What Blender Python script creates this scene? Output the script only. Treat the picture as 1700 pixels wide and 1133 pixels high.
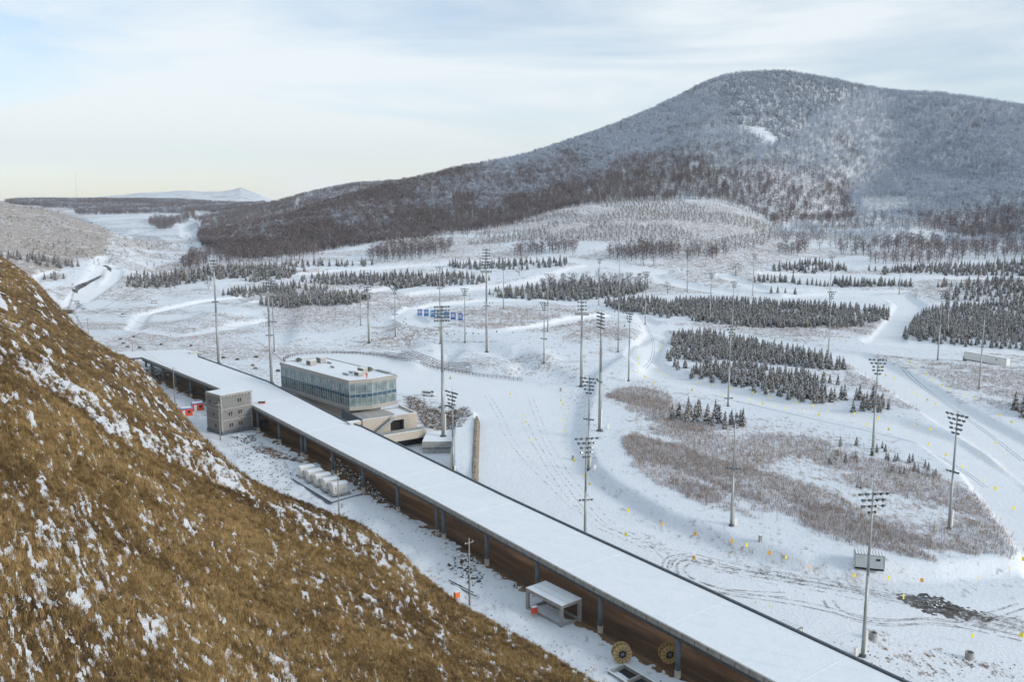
import bpy, math, random
import numpy as np
from mathutils import Vector, Matrix
for o in list(bpy.data.objects): bpy.data.objects.remove(o)
scene = bpy.context.scene
COL = scene.collection
R = math.radians
random.seed(7); rng = np.random.default_rng(11)

# ---------------------------------------------------------------- camera
FPX = 1500.0; PITCH = math.atan(236.5/1500); CAMH = 68.0
cp, sp = math.cos(PITCH), math.sin(PITCH)
cam_d = bpy.data.cameras.new('camera'); cam = bpy.data.objects.new('camera', cam_d); COL.objects.link(cam)
cam.location = (0, 0, CAMH); cam.rotation_euler = (math.pi/2-PITCH, 0, 0)
cam_d.sensor_width = 36; cam_d.lens = 36*FPX/1700; cam_d.clip_start = 1; cam_d.clip_end = 60000
scene.camera = cam
# ---------------------------------------------------------------- world, sun, exposure
SUN_EL, SUN_AZ = 22.0, 118.0      # azimuth clockwise from +Y (view direction)
world = bpy.data.worlds.new('World'); scene.world = world; world.use_nodes = True
nt = world.node_tree; nt.nodes.clear()
def N(t, ty, **kw):
    n = t.nodes.new(ty)
    for k, v in kw.items():
        if k.startswith('_'): n.inputs[k[1:]].default_value = v
        else: setattr(n, k, v)
    return n
wo = N(nt, 'ShaderNodeOutputWorld'); bg = N(nt, 'ShaderNodeBackground')
sky = N(nt, 'ShaderNodeTexSky', sky_type='NISHITA', sun_disc=False, sun_elevation=R(SUN_EL), sun_rotation=R(SUN_AZ), altitude=1200, air_density=1.0, dust_density=1.2, ozone_density=1.5)
tc = N(nt, 'ShaderNodeTexCoord'); mp = N(nt, 'ShaderNodeMapping'); mp.inputs['Scale'].default_value = (1.2, 1.2, 7.5); mp.inputs['Rotation'].default_value = (0.0, R(7), 0)
nz = N(nt, 'ShaderNodeTexNoise'); nz.inputs['Scale'].default_value = 1.6; nz.inputs['Detail'].default_value = 7; nz.inputs['Roughness'].default_value = .55; nz.inputs['Distortion'].default_value = .6
rp = N(nt, 'ShaderNodeValToRGB'); rp.color_ramp.elements[0].position = .38; rp.color_ramp.elements[1].position = .58
rp.color_ramp.elements[0].color = (.30, .30, .30, 1); rp.color_ramp.elements[1].color = (.92, .92, .92, 1)
mx = N(nt, 'ShaderNodeMix', data_type='RGBA')
# cloud veil colour: warm near the horizon, cool grey higher up
sx = N(nt, 'ShaderNodeSeparateXYZ'); hr = N(nt, 'ShaderNodeValToRGB')
hr.color_ramp.elements[0].position = 0.0; hr.color_ramp.elements[0].color = (6.3, 6.4, 6.35, 1)
hr.color_ramp.elements[1].position = .42; hr.color_ramp.elements[1].color = (5.0, 5.65, 6.05, 1)
e = hr.color_ramp.elements.new(.1); e.color = (6.1, 6.4, 6.5, 1)
nt.links.new(tc.outputs['Generated'], mp.inputs['Vector']); nt.links.new(mp.outputs[0], nz.inputs['Vector'])
nt.links.new(nz.outputs['Fac'], rp.inputs[0]); nt.links.new(rp.outputs[0], mx.inputs['Factor'])
nt.links.new(tc.outputs['Generated'], sx.inputs[0]); nt.links.new(sx.outputs['Z'], hr.inputs[0])
nt.links.new(sky.outputs[0], mx.inputs['A']); nt.links.new(hr.outputs[0], mx.inputs['B'])
nt.links.new(mx.outputs['Result'], bg.inputs['Color']); bg.inputs['Strength'].default_value = .098
nt.links.new(bg.outputs[0], wo.inputs[0])
sun_d = bpy.data.lights.new('sun', 'SUN'); sun = bpy.data.objects.new('sun', sun_d); COL.objects.link(sun)
sun_d.energy = 1.35; sun_d.angle = R(16); sun_d.color = (1, .92, .82)
sdir = Vector((math.sin(R(SUN_AZ))*math.cos(R(SUN_EL)), math.cos(R(SUN_AZ))*math.cos(R(SUN_EL)), math.sin(R(SUN_EL))))
sun.rotation_euler = sdir.to_track_quat('Z', 'Y').to_euler()
scene.view_settings.view_transform = 'Standard'; scene.view_settings.look = 'None'; scene.view_settings.gamma = 1
scene.view_settings.exposure = 0.70

# ---------------------------------------------------------------- projection helpers (used to survey the place, all results are world points)
def pz(x, y, z=0.0):
    u = (566.5-y)/FPX; v = (x-850)/FPX
    d = (v, cp+u*sp, -sp+u*cp); t = (z-CAMH)/d[2]
    return Vector((d[0]*t, d[1]*t, z))
def theta_px(x, y):
    return math.atan2((x-850)/FPX, cp+(566.5-y)/FPX*sp)
def z_at(y, Yw):
    q = (566.5-y)/FPX
    return CAMH + Yw*(q*cp-sp)/(cp+q*sp)
def proj_np(X, Y, Z):
    Zw = Z-CAMH; F = Y*cp-Zw*sp
    return 850+FPX*X/F, 566.5-FPX*(Y*sp+Zw*cp)/F
def top_z(p, ty):                      # height at which a plumb line through p reaches picture row ty
    return z_at(ty, p[1])
# ---------------------------------------------------------------- noise
def vnoise(x, y, s=0):
    xi = np.floor(x).astype(np.int64); yi = np.floor(y).astype(np.int64); xf = x-xi; yf = y-yi
    def h(a, b):
        n = (a*374761393 + b*668265263 + s*1442695041) & 0xffffffff
        n = ((n ^ (n >> 13))*1274126177) & 0xffffffff
        return ((n ^ (n >> 16)) & 0xffff)/65535.0
    u = xf*xf*(3-2*xf); v = yf*yf*(3-2*yf)
    return (h(xi, yi)*(1-u)+h(xi+1, yi)*u)*(1-v)+(h(xi, yi+1)*(1-u)+h(xi+1, yi+1)*u)*v
def fbm(x, y, o=4, s=0):
    a = 0; w = .5; t = 0
    for k in range(o):
        a = a+w*vnoise(x, y, s+k*17); t += w; x = x*2.03+3.1; y = y*2.03+1.7; w *= .5
    return a/t
def sstep(a, b, x):
    t = np.clip((x-a)/(b-a), 0, 1); return t*t*(3-2*t)
def inpoly(X, Y, poly):
    res = np.zeros(X.shape, bool); P = np.array(poly, float)
    bx0, by0 = P.min(0); bx1, by1 = P.max(0)
    sel = (X >= bx0) & (X <= bx1) & (Y >= by0) & (Y <= by1)
    if not sel.any(): return res
    x = X[sel]; y = Y[sel]; r = np.zeros(x.shape, bool)
    for i in range(len(P)):
        x1, y1 = P[i]; x2, y2 = P[i-1]
        if y1 == y2: continue
        c = ((y1 > y) != (y2 > y)) & (x < (x2-x1)*(y-y1)/(y2-y1)+x1); r ^= c
    res[sel] = r; return res
def blur(A, ni, nj, it=2):
    for _ in range(it):
        for ax, n in ((0, ni), (1, nj)):
            if n < 1: continue
            pad = [(0, 0), (0, 0)]; pad[ax] = (n+1, n)
            c = np.cumsum(np.pad(A, pad, mode='edge'), axis=ax)
            k = 2*n+1
            A = (c[k:, :]-c[:-k, :])/k if ax == 0 else (c[:, k:]-c[:, :-k])/k
    return A

# ---------------------------------------------------------------- materials
def newmat(name):
    m = bpy.data.materials.new(name); m.use_nodes = True; t = m.node_tree
    return m, t, t.nodes['Principled BSDF']
def ramp(t, fac, stops):
    r = N(t, 'ShaderNodeValToRGB'); cr = r.color_ramp
    cr.elements[0].position = stops[0][0]; cr.elements[0].color = (*stops[0][1], 1)
    cr.elements[1].position = stops[-1][0]; cr.elements[1].color = (*stops[-1][1], 1)
    for p, c in stops[1:-1]:
        e = cr.elements.new(p); e.color = (*c, 1)
    t.links.new(fac, r.inputs[0]); return r.outputs[0]
def noise(t, scale, detail=4, rough=.55, vec=None, dist=0):
    n = N(t, 'ShaderNodeTexNoise'); n.inputs['Scale'].default_value = scale; n.inputs['Detail'].default_value = detail
    n.inputs['Roughness'].default_value = rough; n.inputs['Distortion'].default_value = dist
    if vec is not None: t.links.new(vec, n.inputs['Vector'])
    return n.outputs['Fac']
def coord(t, kind='Object', scale=None, rot=None):
    c = N(t, 'ShaderNodeTexCoord').outputs[kind]
    if scale is None: return c
    m = N(t, 'ShaderNodeMapping'); m.inputs['Scale'].default_value = scale
    if rot: m.vector_type = 'TEXTURE'; m.inputs['Rotation'].default_value = rot; m.inputs['Scale'].default_value = tuple(1/v for v in scale)
    t.links.new(c, m.inputs['Vector']); return m.outputs[0]
def mixc(t, fac, a, b, blend='MIX'):
    m = N(t, 'ShaderNodeMix', data_type='RGBA', blend_type=blend)
    for s, v in (('Factor', fac), ('A', a), ('B', b)):
        if isinstance(v, (int, float)): m.inputs[s].default_value = v
        elif isinstance(v, tuple): m.inputs[s].default_value = (*v, 1)
        else: t.links.new(v, m.inputs[s])
    return m.outputs['Result']
def mth(t, op, a, b=0.0, clamp=False):
    m = N(t, 'ShaderNodeMath', operation=op, use_clamp=clamp)
    for i, v in enumerate((a, b)):
        if isinstance(v, (int, float)): m.inputs[i].default_value = v
        else: t.links.new(v, m.inputs[i])
    return m.outputs[0]
def bump(t, b, h, strength=.4, dist=.1):
    n = N(t, 'ShaderNodeBump'); n.inputs['Strength'].default_value = strength; n.inputs['Distance'].default_value = dist
    t.links.new(h, n.inputs['Height']); t.links.new(n.outputs[0], b.inputs['Normal'])
def simple(name, col, rough=.6, metal=0.0, var=.25, scale=3.0, bmp=.15):
    m, t, b = newmat(name); c = coord(t); f = noise(t, scale, 5, .6, c)
    lo = tuple(v*(1-var) for v in col); hi = tuple(min(1, v*(1+var)) for v in col)
    t.links.new(ramp(t, f, [(.3, lo), (.7, hi)]), b.inputs['Base Color'])
    b.inputs['Roughness'].default_value = rough; b.inputs['Metallic'].default_value = metal
    if bmp: bump(t, b, noise(t, scale*6, 3, .6, c), bmp, .02)
    return m
M = {}
SNOW = (.80, .835, .875)
M['steel'] = simple('galvanised_steel', (.36, .38, .38), .45, .35, .15, 1.2)
M['steel_dark'] = simple('lamp_housing_steel', (.07, .078, .085), .5, .2, .2, 8)
M['lens'] = simple('floodlight_glass', (.12, .17, .2), .15, 0, .2, 8, 0)
M['white_metal'] = simple('white_painted_sheet', (.78, .77, .72), .5, 0, .07, 2)
M['grey_metal'] = simple('grey_blue_container_paint', (.56, .59, .60), .5, 0, .12, 2)
M['concrete'] = simple('grey_concrete', (.33, .33, .32), .85, 0, .25, 1.2)
M['concrete_dark'] = simple('dark_grey_steelwork', (.075, .09, .105), .7, 0, .3, 1.0)
M['concrete_col'] = simple('weathered_column_paint', (.12, .14, .165), .7, 0, .3, 1.4)
M['concrete_pale'] = simple('pale_concrete', (.5, .46, .4), .85, 0, .2, 1.5)
M['beige'] = simple('beige_cladding_panel', (.50, .45, .385), .7, 0, .07, .8)
M['beige_shade'] = simple('grey_aluminium_fascia', (.40, .385, .36), .6, 0, .07, .8)
M['red'] = simple('red_painted_metal', (.75, .09, .04), .5, 0, .1, 3)
M['orange'] = simple('orange_painted_metal', (.8, .2, .05), .5, 0, .1, 3)
M['yellow'] = simple('yellow_flag_cloth', (.85, .72, .06), .7, 0, .08, 3)
M['yorange'] = simple('orange_flag_cloth', (.85, .45, .08), .7, 0, .08, 3)
M['green'] = simple('green_flag_cloth', (.03, .22, .15), .7, 0, .1, 3)
M['pink'] = simple('pink_flag_cloth', (.75, .2, .2), .7, 0, .1, 3)
M['blue'] = simple('blue_sign_board', (.015, .09, .36), .5, 0, .2, .6)
M['blue2'] = simple('bright_blue_sign_board', (.012, .16, .40), .5, 0, .2, .6)
M['blue_roof'] = simple('blue_roof_sheet', (.1, .28, .55), .5, 0, .1, 2)
M['white'] = simple('white_paint', (.75, .76, .77), .5, 0, .04, 2)
M['black'] = simple('black_rubber', (.015, .015, .016), .8, 0, .3, 5)
M['wood_dark'] = simple('brown_rail_timber', (.10, .07, .065), .8, 0, .3, 2)
M['wood_reel'] = simple('pale_reel_timber', (.50, .36, .17), .8, 0, .2, 6)
M['wood_pole'] = simple('concrete_utility_pole', (.27, .26, .24), .85, 0, .2, 2)
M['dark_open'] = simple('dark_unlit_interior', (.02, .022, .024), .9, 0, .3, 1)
M['glass_dark'] = simple('dark_window_glass', (.03, .04, .05), .1, 0, .2, 1, 0)
M['wire'] = simple('wire', (.06, .06, .065), .6)
M['olive'] = simple('olive_machine_paint', (.1, .12, .07), .6)
M['skin'] = simple('skin', (.45, .28, .2), .6)
M['trouser'] = simple('dark_trousers', (.03, .035, .05), .8)
M['hivis'] = simple('high_visibility_jacket', (.55, .75, .1), .7)
M['brick'] = None

def snow_mat(name, rough=.75):
    m, t, b = newmat(name); c = coord(t)
    f = noise(t, .35, 6, .6, c); f2 = noise(t, 3.0, 4, .6, c)
    wv = noise(t, 1.1, 5, .6, coord(t, 'Object', (.14, 1, 1), (0, 0, R(150)))); col = mixc(t, f, (.745, .795, .86), (.85, .88, .915)); col = mixc(t, mth(t, 'MULTIPLY', ramp(t, wv, [(.52, (0, 0, 0)), (.66, (1, 1, 1))]), .35), col, (.66, .72, .80))
    t.links.new(col, b.inputs['Base Color']); b.inputs['Roughness'].default_value = rough
    bump(t, b, mth(t, 'ADD', f, mth(t, 'MULTIPLY', f2, .25)), .5, .25); return m
M['snow'] = snow_mat('snow')

def attr(t, name, sock='Color'):
    a = N(t, 'ShaderNodeAttribute'); a.attribute_name = name; return a.outputs[sock]
def veg_mat(name, cols, snowcol=(.66, .70, .76), rnd=.5, wpos=0.0):
    m, t, b = newmat(name)
    oi = N(t, 'ShaderNodeObjectInfo').outputs['Random']
    n = noise(t, 1.3, 2, .5, coord(t))
    f = mth(t, 'ADD', mth(t, 'MULTIPLY', oi, rnd), mth(t, 'MULTIPLY', n, 1-rnd))
    if wpos:      # patches of paler and darker growth a few metres across
        g_ = N(t, 'ShaderNodeNewGeometry').outputs['Position']; w_ = mth(t, 'MULTIPLY', mth(t, 'SUBTRACT', noise(t, .09, 5, .68, g_), .5), 2.6); w2 = mth(t, 'MULTIPLY', mth(t, 'SUBTRACT', noise(t, .025, 2, .5, g_), .5), 1.6)
        f = mth(t, 'ADD', f, mth(t, 'MULTIPLY', mth(t, 'ADD', w_, w2), wpos))
    k = len(cols); base = ramp(t, f, [(.15+.7*i/(k-1), c) for i, c in enumerate(cols)])
    t.links.new(mixc(t, attr(t, 'snow', 'Fac'), base, snowcol), b.inputs['Base Color'])
    b.inputs['Roughness'].default_value = .85; b.inputs['Specular IOR Level'].default_value = .2
    return m
M['spruce'] = veg_mat('spruce_needles_with_snow', [(.066, .060, .044), (.135, .114, .078), (.23, .17, .105)], (.55, .59, .65))
M['bark'] = veg_mat('bark', [(.07, .055, .045), (.12, .10, .09)])
M['twig_dark'] = veg_mat('reddish_bare_twigs', [(.095, .080, .088), (.16, .125, .125), (.21, .155, .135)], (.52, .58, .67))
M['twig_frost_haze'] = veg_mat('frosted_twigs_haze_tint', [(.13, .155, .20), (.21, .23, .28), (.28, .29, .32)], (.64, .74, .88))  # frost colour with the blue of the mountain haze mixed in
M['brush'] = veg_mat('dry_brown_weed', [(.18, .122, .085), (.31, .215, .15), (.46, .33, .225)], (.62, .64, .70))
M['grass'] = veg_mat('golden_dry_grass', [(.075, .048, .024), (.25, .165, .070), (.50, .36, .175)], (.72, .75, .80), .55, .55)
M['shrub'] = veg_mat('olive_low_shrub', [(.045, .04, .018), (.09, .075, .03), (.15, .10, .05)], (.7, .72, .76))
M['rock'] = veg_mat('dark_rubble_stone', [(.06, .05, .045), (.12, .11, .10), (.2, .18, .16)], (.75, .78, .83))

# ---------------------------------------------------------------- object helpers
def link(o): COL.objects.link(o); return o
class MB:
    def __init__(s): s.v = []; s.f = []; s.mi = []; s.mats = []
    def _m(s, m):
        if m not in s.mats: s.mats.append(m)
        return s.mats.index(m)
    def add(s, vs, fs, m):
        k = len(s.v); i = s._m(m); s.v += [tuple(v) for v in vs]; s.f += [tuple(k+a for a in f) for f in fs]; s.mi += [i]*len(fs)
    def box(s, c, d, m, rz=0.0, top=None):
        # c = centre of base, d = full sizes
        cx, cy, cz = c; a, b, h = d[0]/2, d[1]/2, d[2]; co, si = math.cos(rz), math.sin(rz)
        vs = []
        for z in (0, h):
            k = 1 if (z == 0 or top is None) else top
            for x, y in ((-a, -b), (a, -b), (a, b), (-a, b)):
                x *= k; y *= k; vs.append((cx+x*co-y*si, cy+x*si+y*co, cz+z))
        s.add(vs, [(3, 2, 1, 0), (4, 5, 6, 7), (0, 1, 5, 4), (1, 2, 6, 5), (2, 3, 7, 6), (3, 0, 4, 7)], m); return s
    def prism(s, poly, z0, z1, m, mtop=None):
        n = len(poly); A = sum(poly[i-1][0]*poly[i][1]-poly[i][0]*poly[i-1][1] for i in range(n))
        if A < 0: poly = poly[::-1]
        vs = [(p[0], p[1], z0) for p in poly]+[(p[0], p[1], z1) for p in poly]
        s.add(vs, [tuple(range(n-1, -1, -1))]+[(i, (i+1) % n, n+(i+1) % n, n+i) for i in range(n)], m)
        s.add([(p[0], p[1], z1) for p in poly], [tuple(range(n))], mtop or m); return s
    def tube(s, a, b, r0, r1, m, n=8, cap=True):
        a = Vector(a); b = Vector(b); d = (b-a).normalized(); u = d.orthogonal().normalized(); w = d.cross(u)
        vs = []
        for p, r in ((a, r0), (b, r1)):
            for i in range(n):
                t = 2*math.pi*i/n; vs.append(p+(u*math.cos(t)+w*math.sin(t))*r)
        fs = [(i, (i+1) % n, n+(i+1) % n, n+i) for i in range(n)]
        if cap: fs += [tuple(range(n-1, -1, -1)), tuple(range(n, 2*n))]
        s.add(vs, fs, m); return s
    def wallq(s, a, b, z0, z1, th, m):       # upright slab between two plan points
        a = Vector((a[0], a[1])); b = Vector((b[0], b[1])); d = (b-a).normalized(); n = Vector((-d.y, d.x))*th/2
        s.prism([a+n, b+n, b-n, a-n], z0, z1, m); return s
    def build(s, name, parent=None, loc=None, smooth=False):
        me = bpy.data.meshes.new(name); me.from_pydata(s.v, [], s.f); me.update()
        for m in s.mats: me.materials.append(M[m] if isinstance(m, str) else m)
        me.polygons.foreach_set('material_index', s.mi)
        if smooth: me.polygons.foreach_set('use_smooth', [True]*len(s.f))
        o = bpy.data.objects.new(name, me); link(o)
        if parent: o.parent = parent
        if loc is not None: o.location = loc
        return o
def thing(name, label, cat, loc=(0, 0, 0), rz=0.0, group=None):
    o = bpy.data.objects.new(name, None); link(o); o.empty_display_size = .5
    o.location = loc; o.rotation_euler = (0, 0, rz); tag(o, label, cat, group); return o
def tag(o, label, cat, group=None, kind=None):
    o['label'] = label
    if cat: o['category'] = cat
    if group: o['group'] = group
    if kind: o['kind'] = kind
    return o
def dup(root, loc, rz=None, label=None, group=None, scale=None):
    r = root.copy(); link(r); r.location = loc
    if rz is not None: r.rotation_euler = (0, 0, rz)
    if scale is not None: r.scale = (scale,)*3 if not hasattr(scale, '__len__') else scale
    if label: r['label'] = label
    if group: r['group'] = group
    for ch in root.children:
        c = ch.copy(); link(c); c.parent = r
        for g in ch.children:
            d = g.copy(); link(d); d.parent = c
    return r
def npmesh(name, V, F, mats, snow=None, mi=None, smooth=False):
    me = bpy.data.meshes.new(name); n = len(V); V = np.asarray(V, np.float32); F = np.asarray(F, np.int32)
    me.vertices.add(n); me.vertices.foreach_set('co', V.ravel()); k = F.shape[1]
    me.loops.add(F.size); me.loops.foreach_set('vertex_index', F.ravel()); me.polygons.add(len(F))
    me.polygons.foreach_set('loop_start', np.arange(0, F.size, k, dtype=np.int32))
    for m in mats: me.materials.append(m)
    if mi is not None: me.polygons.foreach_set('material_index', np.asarray(mi, np.int32))
    if smooth: me.polygons.foreach_set('use_smooth', np.ones(len(F), bool))
    me.update(calc_edges=True)
    if snow is not None:
        a = me.attributes.new('snow', 'FLOAT', 'FACE'); a.data.foreach_set('value', np.asarray(snow, np.float32))
    return me
# ================================================================ TERRAIN
# the ground is surveyed as contour-like feature lines (bearing, distance, height) and meshed as one polar height field
TH = np.arange(R(-44), R(44), R(.06)); NT = len(TH)
def line(pts, mode='r'):
    # pts: (px, py, r) with r the ground distance; or (px, r, z) with mode 'z'
    th = []; rr = []; zz = []
    for p in pts:
        if mode == 'r':
            t = theta_px(p[0], p[1]); r = p[2]; z = z_at(p[1], r*math.cos(t))
        elif mode == 'z0':
            w = pz(p[0], p[1], p[2]); t = math.atan2(w.x, w.y); r = math.hypot(w.x, w.y); z = p[2]
        else:
            t = theta_px(p[0], 400); r = p[1]; z = p[2]
        th.append(t); rr.append(r); zz.append(z)
    return np.interp(TH, th, rr), np.interp(TH, th, zz)
LN = [
 line([(-300, 40, 0), (2000, 40, 0)], 'z'),
 line([(-900, 560, 0), (850, 560, 0), (2600, 560, 0)], 'z0'),
 line([(-400, 650, 22), (0, 650, 10), (100, 650, 3), (300, 650, 2), (850, 650, 4), (1700, 650, 6), (2100, 650, 8)], 'z'),
 line([(-300, 322, 1150), (0, 331, 1050), (60, 337, 1050), (110, 352, 1000), (170, 378, 950), (200, 388, 930), (250, 400, 1000), (310, 398, 1020),
       (340, 402, 950), (400, 424, 850), (520, 412, 900), (640, 394, 950), (700, 386, 980), (830, 372, 1000), (950, 336, 1080), (1050, 325, 1100),
       (1200, 330, 1120), (1290, 365, 1050), (1400, 362, 1180), (1480, 352, 1200), (1600, 390, 1020), (1700, 402, 950), (2000, 405, 950)]),
 line([(-300, 1300, 5), (0, 1300, 8), (170, 1300, 10), (250, 1500, 14), (300, 1500, 16), (325, 1300, 16), (340, 1010, 20)], 'z'),
 line([(-300, 362, 2200), (0, 362, 2200), (150, 365, 2200), (300, 362, 2200), (326, 366, 1800), (332, 394, 1060), (345, 393, 1050), (400, 386, 1080), (440, 379, 1100), (459, 373, 1120),
       (518, 347, 1180), (620, 317, 1260), (694, 298, 1320), (740, 285, 1380), (850, 263, 1480), (900, 248, 1520), (1000, 217, 1620), (1060, 193, 1680), (1110, 170, 1740),
       (1180, 133, 1830), (1225, 122, 1880), (1300, 117, 1950), (1380, 127, 1950), (1430, 142, 1950), (1480, 151, 1950), (1560, 154, 1850), (1620, 163, 1800), (1700, 179, 1700), (2000, 230, 1550)]),
]
mid = line([(340, 396, 1000), (400, 402, 940), (560, 372, 1000), (700, 344, 1130), (850, 314, 1210), (1000, 264, 1340), (1110, 240, 1400), (1180, 225, 1400), (1235, 222, 1400),
            (1290, 250, 1330), (1345, 300, 1230), (1390, 325, 1240), (1440, 312, 1500), (1500, 282, 1620), (1600, 292, 1450), (1700, 300, 1300), (2000, 320, 1230)])
k = TH > theta_px(336, 395)
LN[4] = (np.where(k, mid[0], LN[4][0]), np.where(k, mid[1], LN[4][1]))
LN += [
 line([(-300, 336, 3100), (0, 336, 3100), (300, 338, 3100), (330, 372, 1700), (345, 386, 1620), (400, 381, 1650), (470, 376, 1700), (620, 350, 1750), (900, 290, 1900), (1225, 150, 2250), (1300, 140, 2350), (1480, 175, 2300), (1700, 205, 2100), (2000, 250, 2000)]),
 line([(-300, 335, 3200), (300, 337, 3200), (325, 378, 2150), (345, 371, 2150), (360, 365, 2150), (400, 352, 2200), (473, 329, 2300), (518, 315, 2350), (588, 302, 2400), (620, 301, 2450), (640, 297, 2460), (688, 302, 2450), (760, 302, 2500), (900, 300, 2700), (2000, 300, 3000)]),
 line([(-300, 331, 3700), (0, 334, 3700), (100, 333, 3700), (300, 334, 3700), (420, 341, 3700), (450, 344, 3700), (700, 350, 3700), (2000, 350, 3700)]),
 line([(-300, 338, 7000), (0, 336, 7000), (40, 331, 7000), (150, 328, 7000), (200, 324, 7000), (235, 320, 7000), (270, 319, 7000), (290, 317, 7000), (310, 316, 7000), (330, 318, 7000), (365, 318, 7000), (385, 315, 7000), (400, 311, 7000),
       (415, 317, 7000), (430, 323, 7000), (450, 332, 7000), (500, 340, 7000), (2000, 345, 7000)]),
 line([(-300, 7600, -5), (2000, 7600, -5)], 'z'),
]
def gsm(a, k, m0):
    p = np.pad(a, k, mode='edge'); w = np.hanning(2*k+1); w /= w.sum(); q = np.convolve(p, w, 'valid'); return np.where(TH > m0, q, a)
for i_, k_ in ((3, 22), (4, 40), (5, 14), (6, 20), (7, 8)):
    LN[i_] = (gsm(LN[i_][0], k_, theta_px(365, 395)), gsm(LN[i_][1], k_, theta_px(365, 395)))
NR = [470, 130, 120, 60, 110, 16, 40, 18, 24, 8]
rows_r = []; rows_z = []; seg = []; foot = []
for i, n in enumerate(NR):
    r0, z0 = LN[i]; r1, z1 = LN[i+1]
    r1 = np.maximum(r1, r0*1.01)
    if i+1 < len(LN): LN[i+1] = (r1, z1)
    for q in range(n):
        t = q/n; r = 1/((1/r0)*(1-t)+(1/r1)*t) if i else 1/((1/100.)*(1-t)+(1/r1)*t)
        if i == 0 and q == 0: r = r0
        f = (r-r0)/(r1-r0); rows_r.append(r); rows_z.append(z0*(1-f)+z1*f); seg.append(i)
rows_r.append(LN[-1][0]); rows_z.append(LN[-1][1]); seg.append(len(NR))
RR = np.array(rows_r); ZZ = np.array(rows_z); seg = np.array(seg)
fr = int(np.argmax(seg >= 8)); ZZ[:fr] = blur(ZZ[:fr], 7, 3, 2); ZZ[fr:] = blur(ZZ[fr:], 0, 2, 1)
GX = RR*np.sin(TH)[None, :]; GY = RR*np.cos(TH)[None, :]
PX, PY = proj_np(GX, GY, ZZ)
# --- hill relief: gullies and rolls on the mountain, gentle unevenness on the flat
far = sstep(700, 1150, RR); far2 = sstep(2000, 2600, RR)
spur = sstep(0.0, 1.0, (theta_px(250, 380)-TH)/.05)[None, :]*np.ones_like(RR)
mt = sstep(950, 1250, RR)*(1-far2)*(1-spur)
rid = 1-np.abs(2*fbm(GX/260+9, GY/420, 3, 5)-1)
crest = 1-sstep(.0, .12, np.abs(1-RR/LN[5][0][None, :]))
ZZ += mt*(1-.75*crest)*((rid-.72)*24+(fbm(GX/60, GY/60, 3, 8)-.5)*9)
ZZ += spur*sstep(650, 900, RR)*(1-far2)*(fbm(GX/80, GY/120, 3, 4)-.5)*7*(1-crest)
ZZ += (1-mt)*(fbm(GX/26, GY/26, 4, 2)-.5)*np.interp(RR, [100, 400, 1000, 3000], [.5, 1.0, 3.0, 0])*1.0
ZZ += far2*(1-sstep(3000, 6000, RR))*(fbm(GX/200, GY/200, 3, 3)-.5)*10

def pxm(*polys, soft=0, br=(2, 2)):
    A = np.zeros(PX.shape, bool)
    for p in polys: A |= inpoly(PX, PY, p)
    A = A.astype(np.float32)
    return blur(A, br[0], br[1], 2) if soft else A
def wm(poly): return inpoly(GX, GY, poly).astype(np.float32)
def wline(pts, width, z=0, soft=1.0):           # trail mask: distance to a surveyed centre line, metres
    W = [ground_px(*p) for p in pts]; D = np.full(PX.shape, 1e9)
    mxr = max(math.hypot(w[0], w[1]) for w in W)*1.1+20
    sel = RR < mxr; gx = GX[sel]; gy = GY[sel]; d = np.full(gx.shape, 1e9)
    for a, b in zip(W[:-1], W[1:]):
        ax, ay, bx, by = a[0], a[1], b[0], b[1]; L = (bx-ax)**2+(by-ay)**2+1e-9
        t = np.clip(((gx-ax)*(bx-ax)+(gy-ay)*(by-ay))/L, 0, 1)
        d = np.minimum(d, np.hypot(gx-ax-t*(bx-ax), gy-ay-t*(by-ay)))
    D[sel] = d
    return 1-sstep(width/2-soft, width/2+soft, D)
def ground_px(x, y):                             # first terrain point met along the line of sight through (x, y)
    t = theta_px(x, y); j = (t-TH[0])/(TH[1]-TH[0]); j0 = int(max(0, min(NT-2, math.floor(j)))); a = j-j0
    r = RR[:, j0]*(1-a)+RR[:, j0+1]*a; z = ZZ[:, j0]*(1-a)+ZZ[:, j0+1]*a
    yy = proj_np(r*math.sin(t), r*math.cos(t), z)[1]
    k = int(np.argmax(yy <= y)) if (yy <= y).any() else len(yy)-1
    if k == 0: k = 1
    f = (yy[k-1]-y)/max(1e-6, yy[k-1]-yy[k]); f = min(1, max(0, f)); rr = r[k-1]*(1-f)+r[k]*f
    return Vector((rr*math.sin(t), rr*math.cos(t), z[k-1]*(1-f)+z[k]*f))
LT0 = TH[0]; DTH = TH[1]-TH[0]
def ground_z(X, Y):                              # height of the terrain at plan points (arrays)
    X = np.atleast_1d(np.asarray(X, float)); Y = np.atleast_1d(np.asarray(Y, float))
    t = np.arctan2(X, Y); r = np.hypot(X, Y); j = np.clip((t-LT0)/DTH, 0, NT-1.001); j0 = j.astype(int); a = j-j0
    out = np.zeros(len(X))
    for c in np.unique(j0):
        s = np.nonzero(j0 == c)[0]
        out[s] = np.interp(r[s], RR[:, c], ZZ[:, c])*(1-a[s])+np.interp(r[s], RR[:, c+1], ZZ[:, c+1])*a[s]
    return out
def gz(x, y): return float(ground_z([x], [y])[0])

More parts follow.
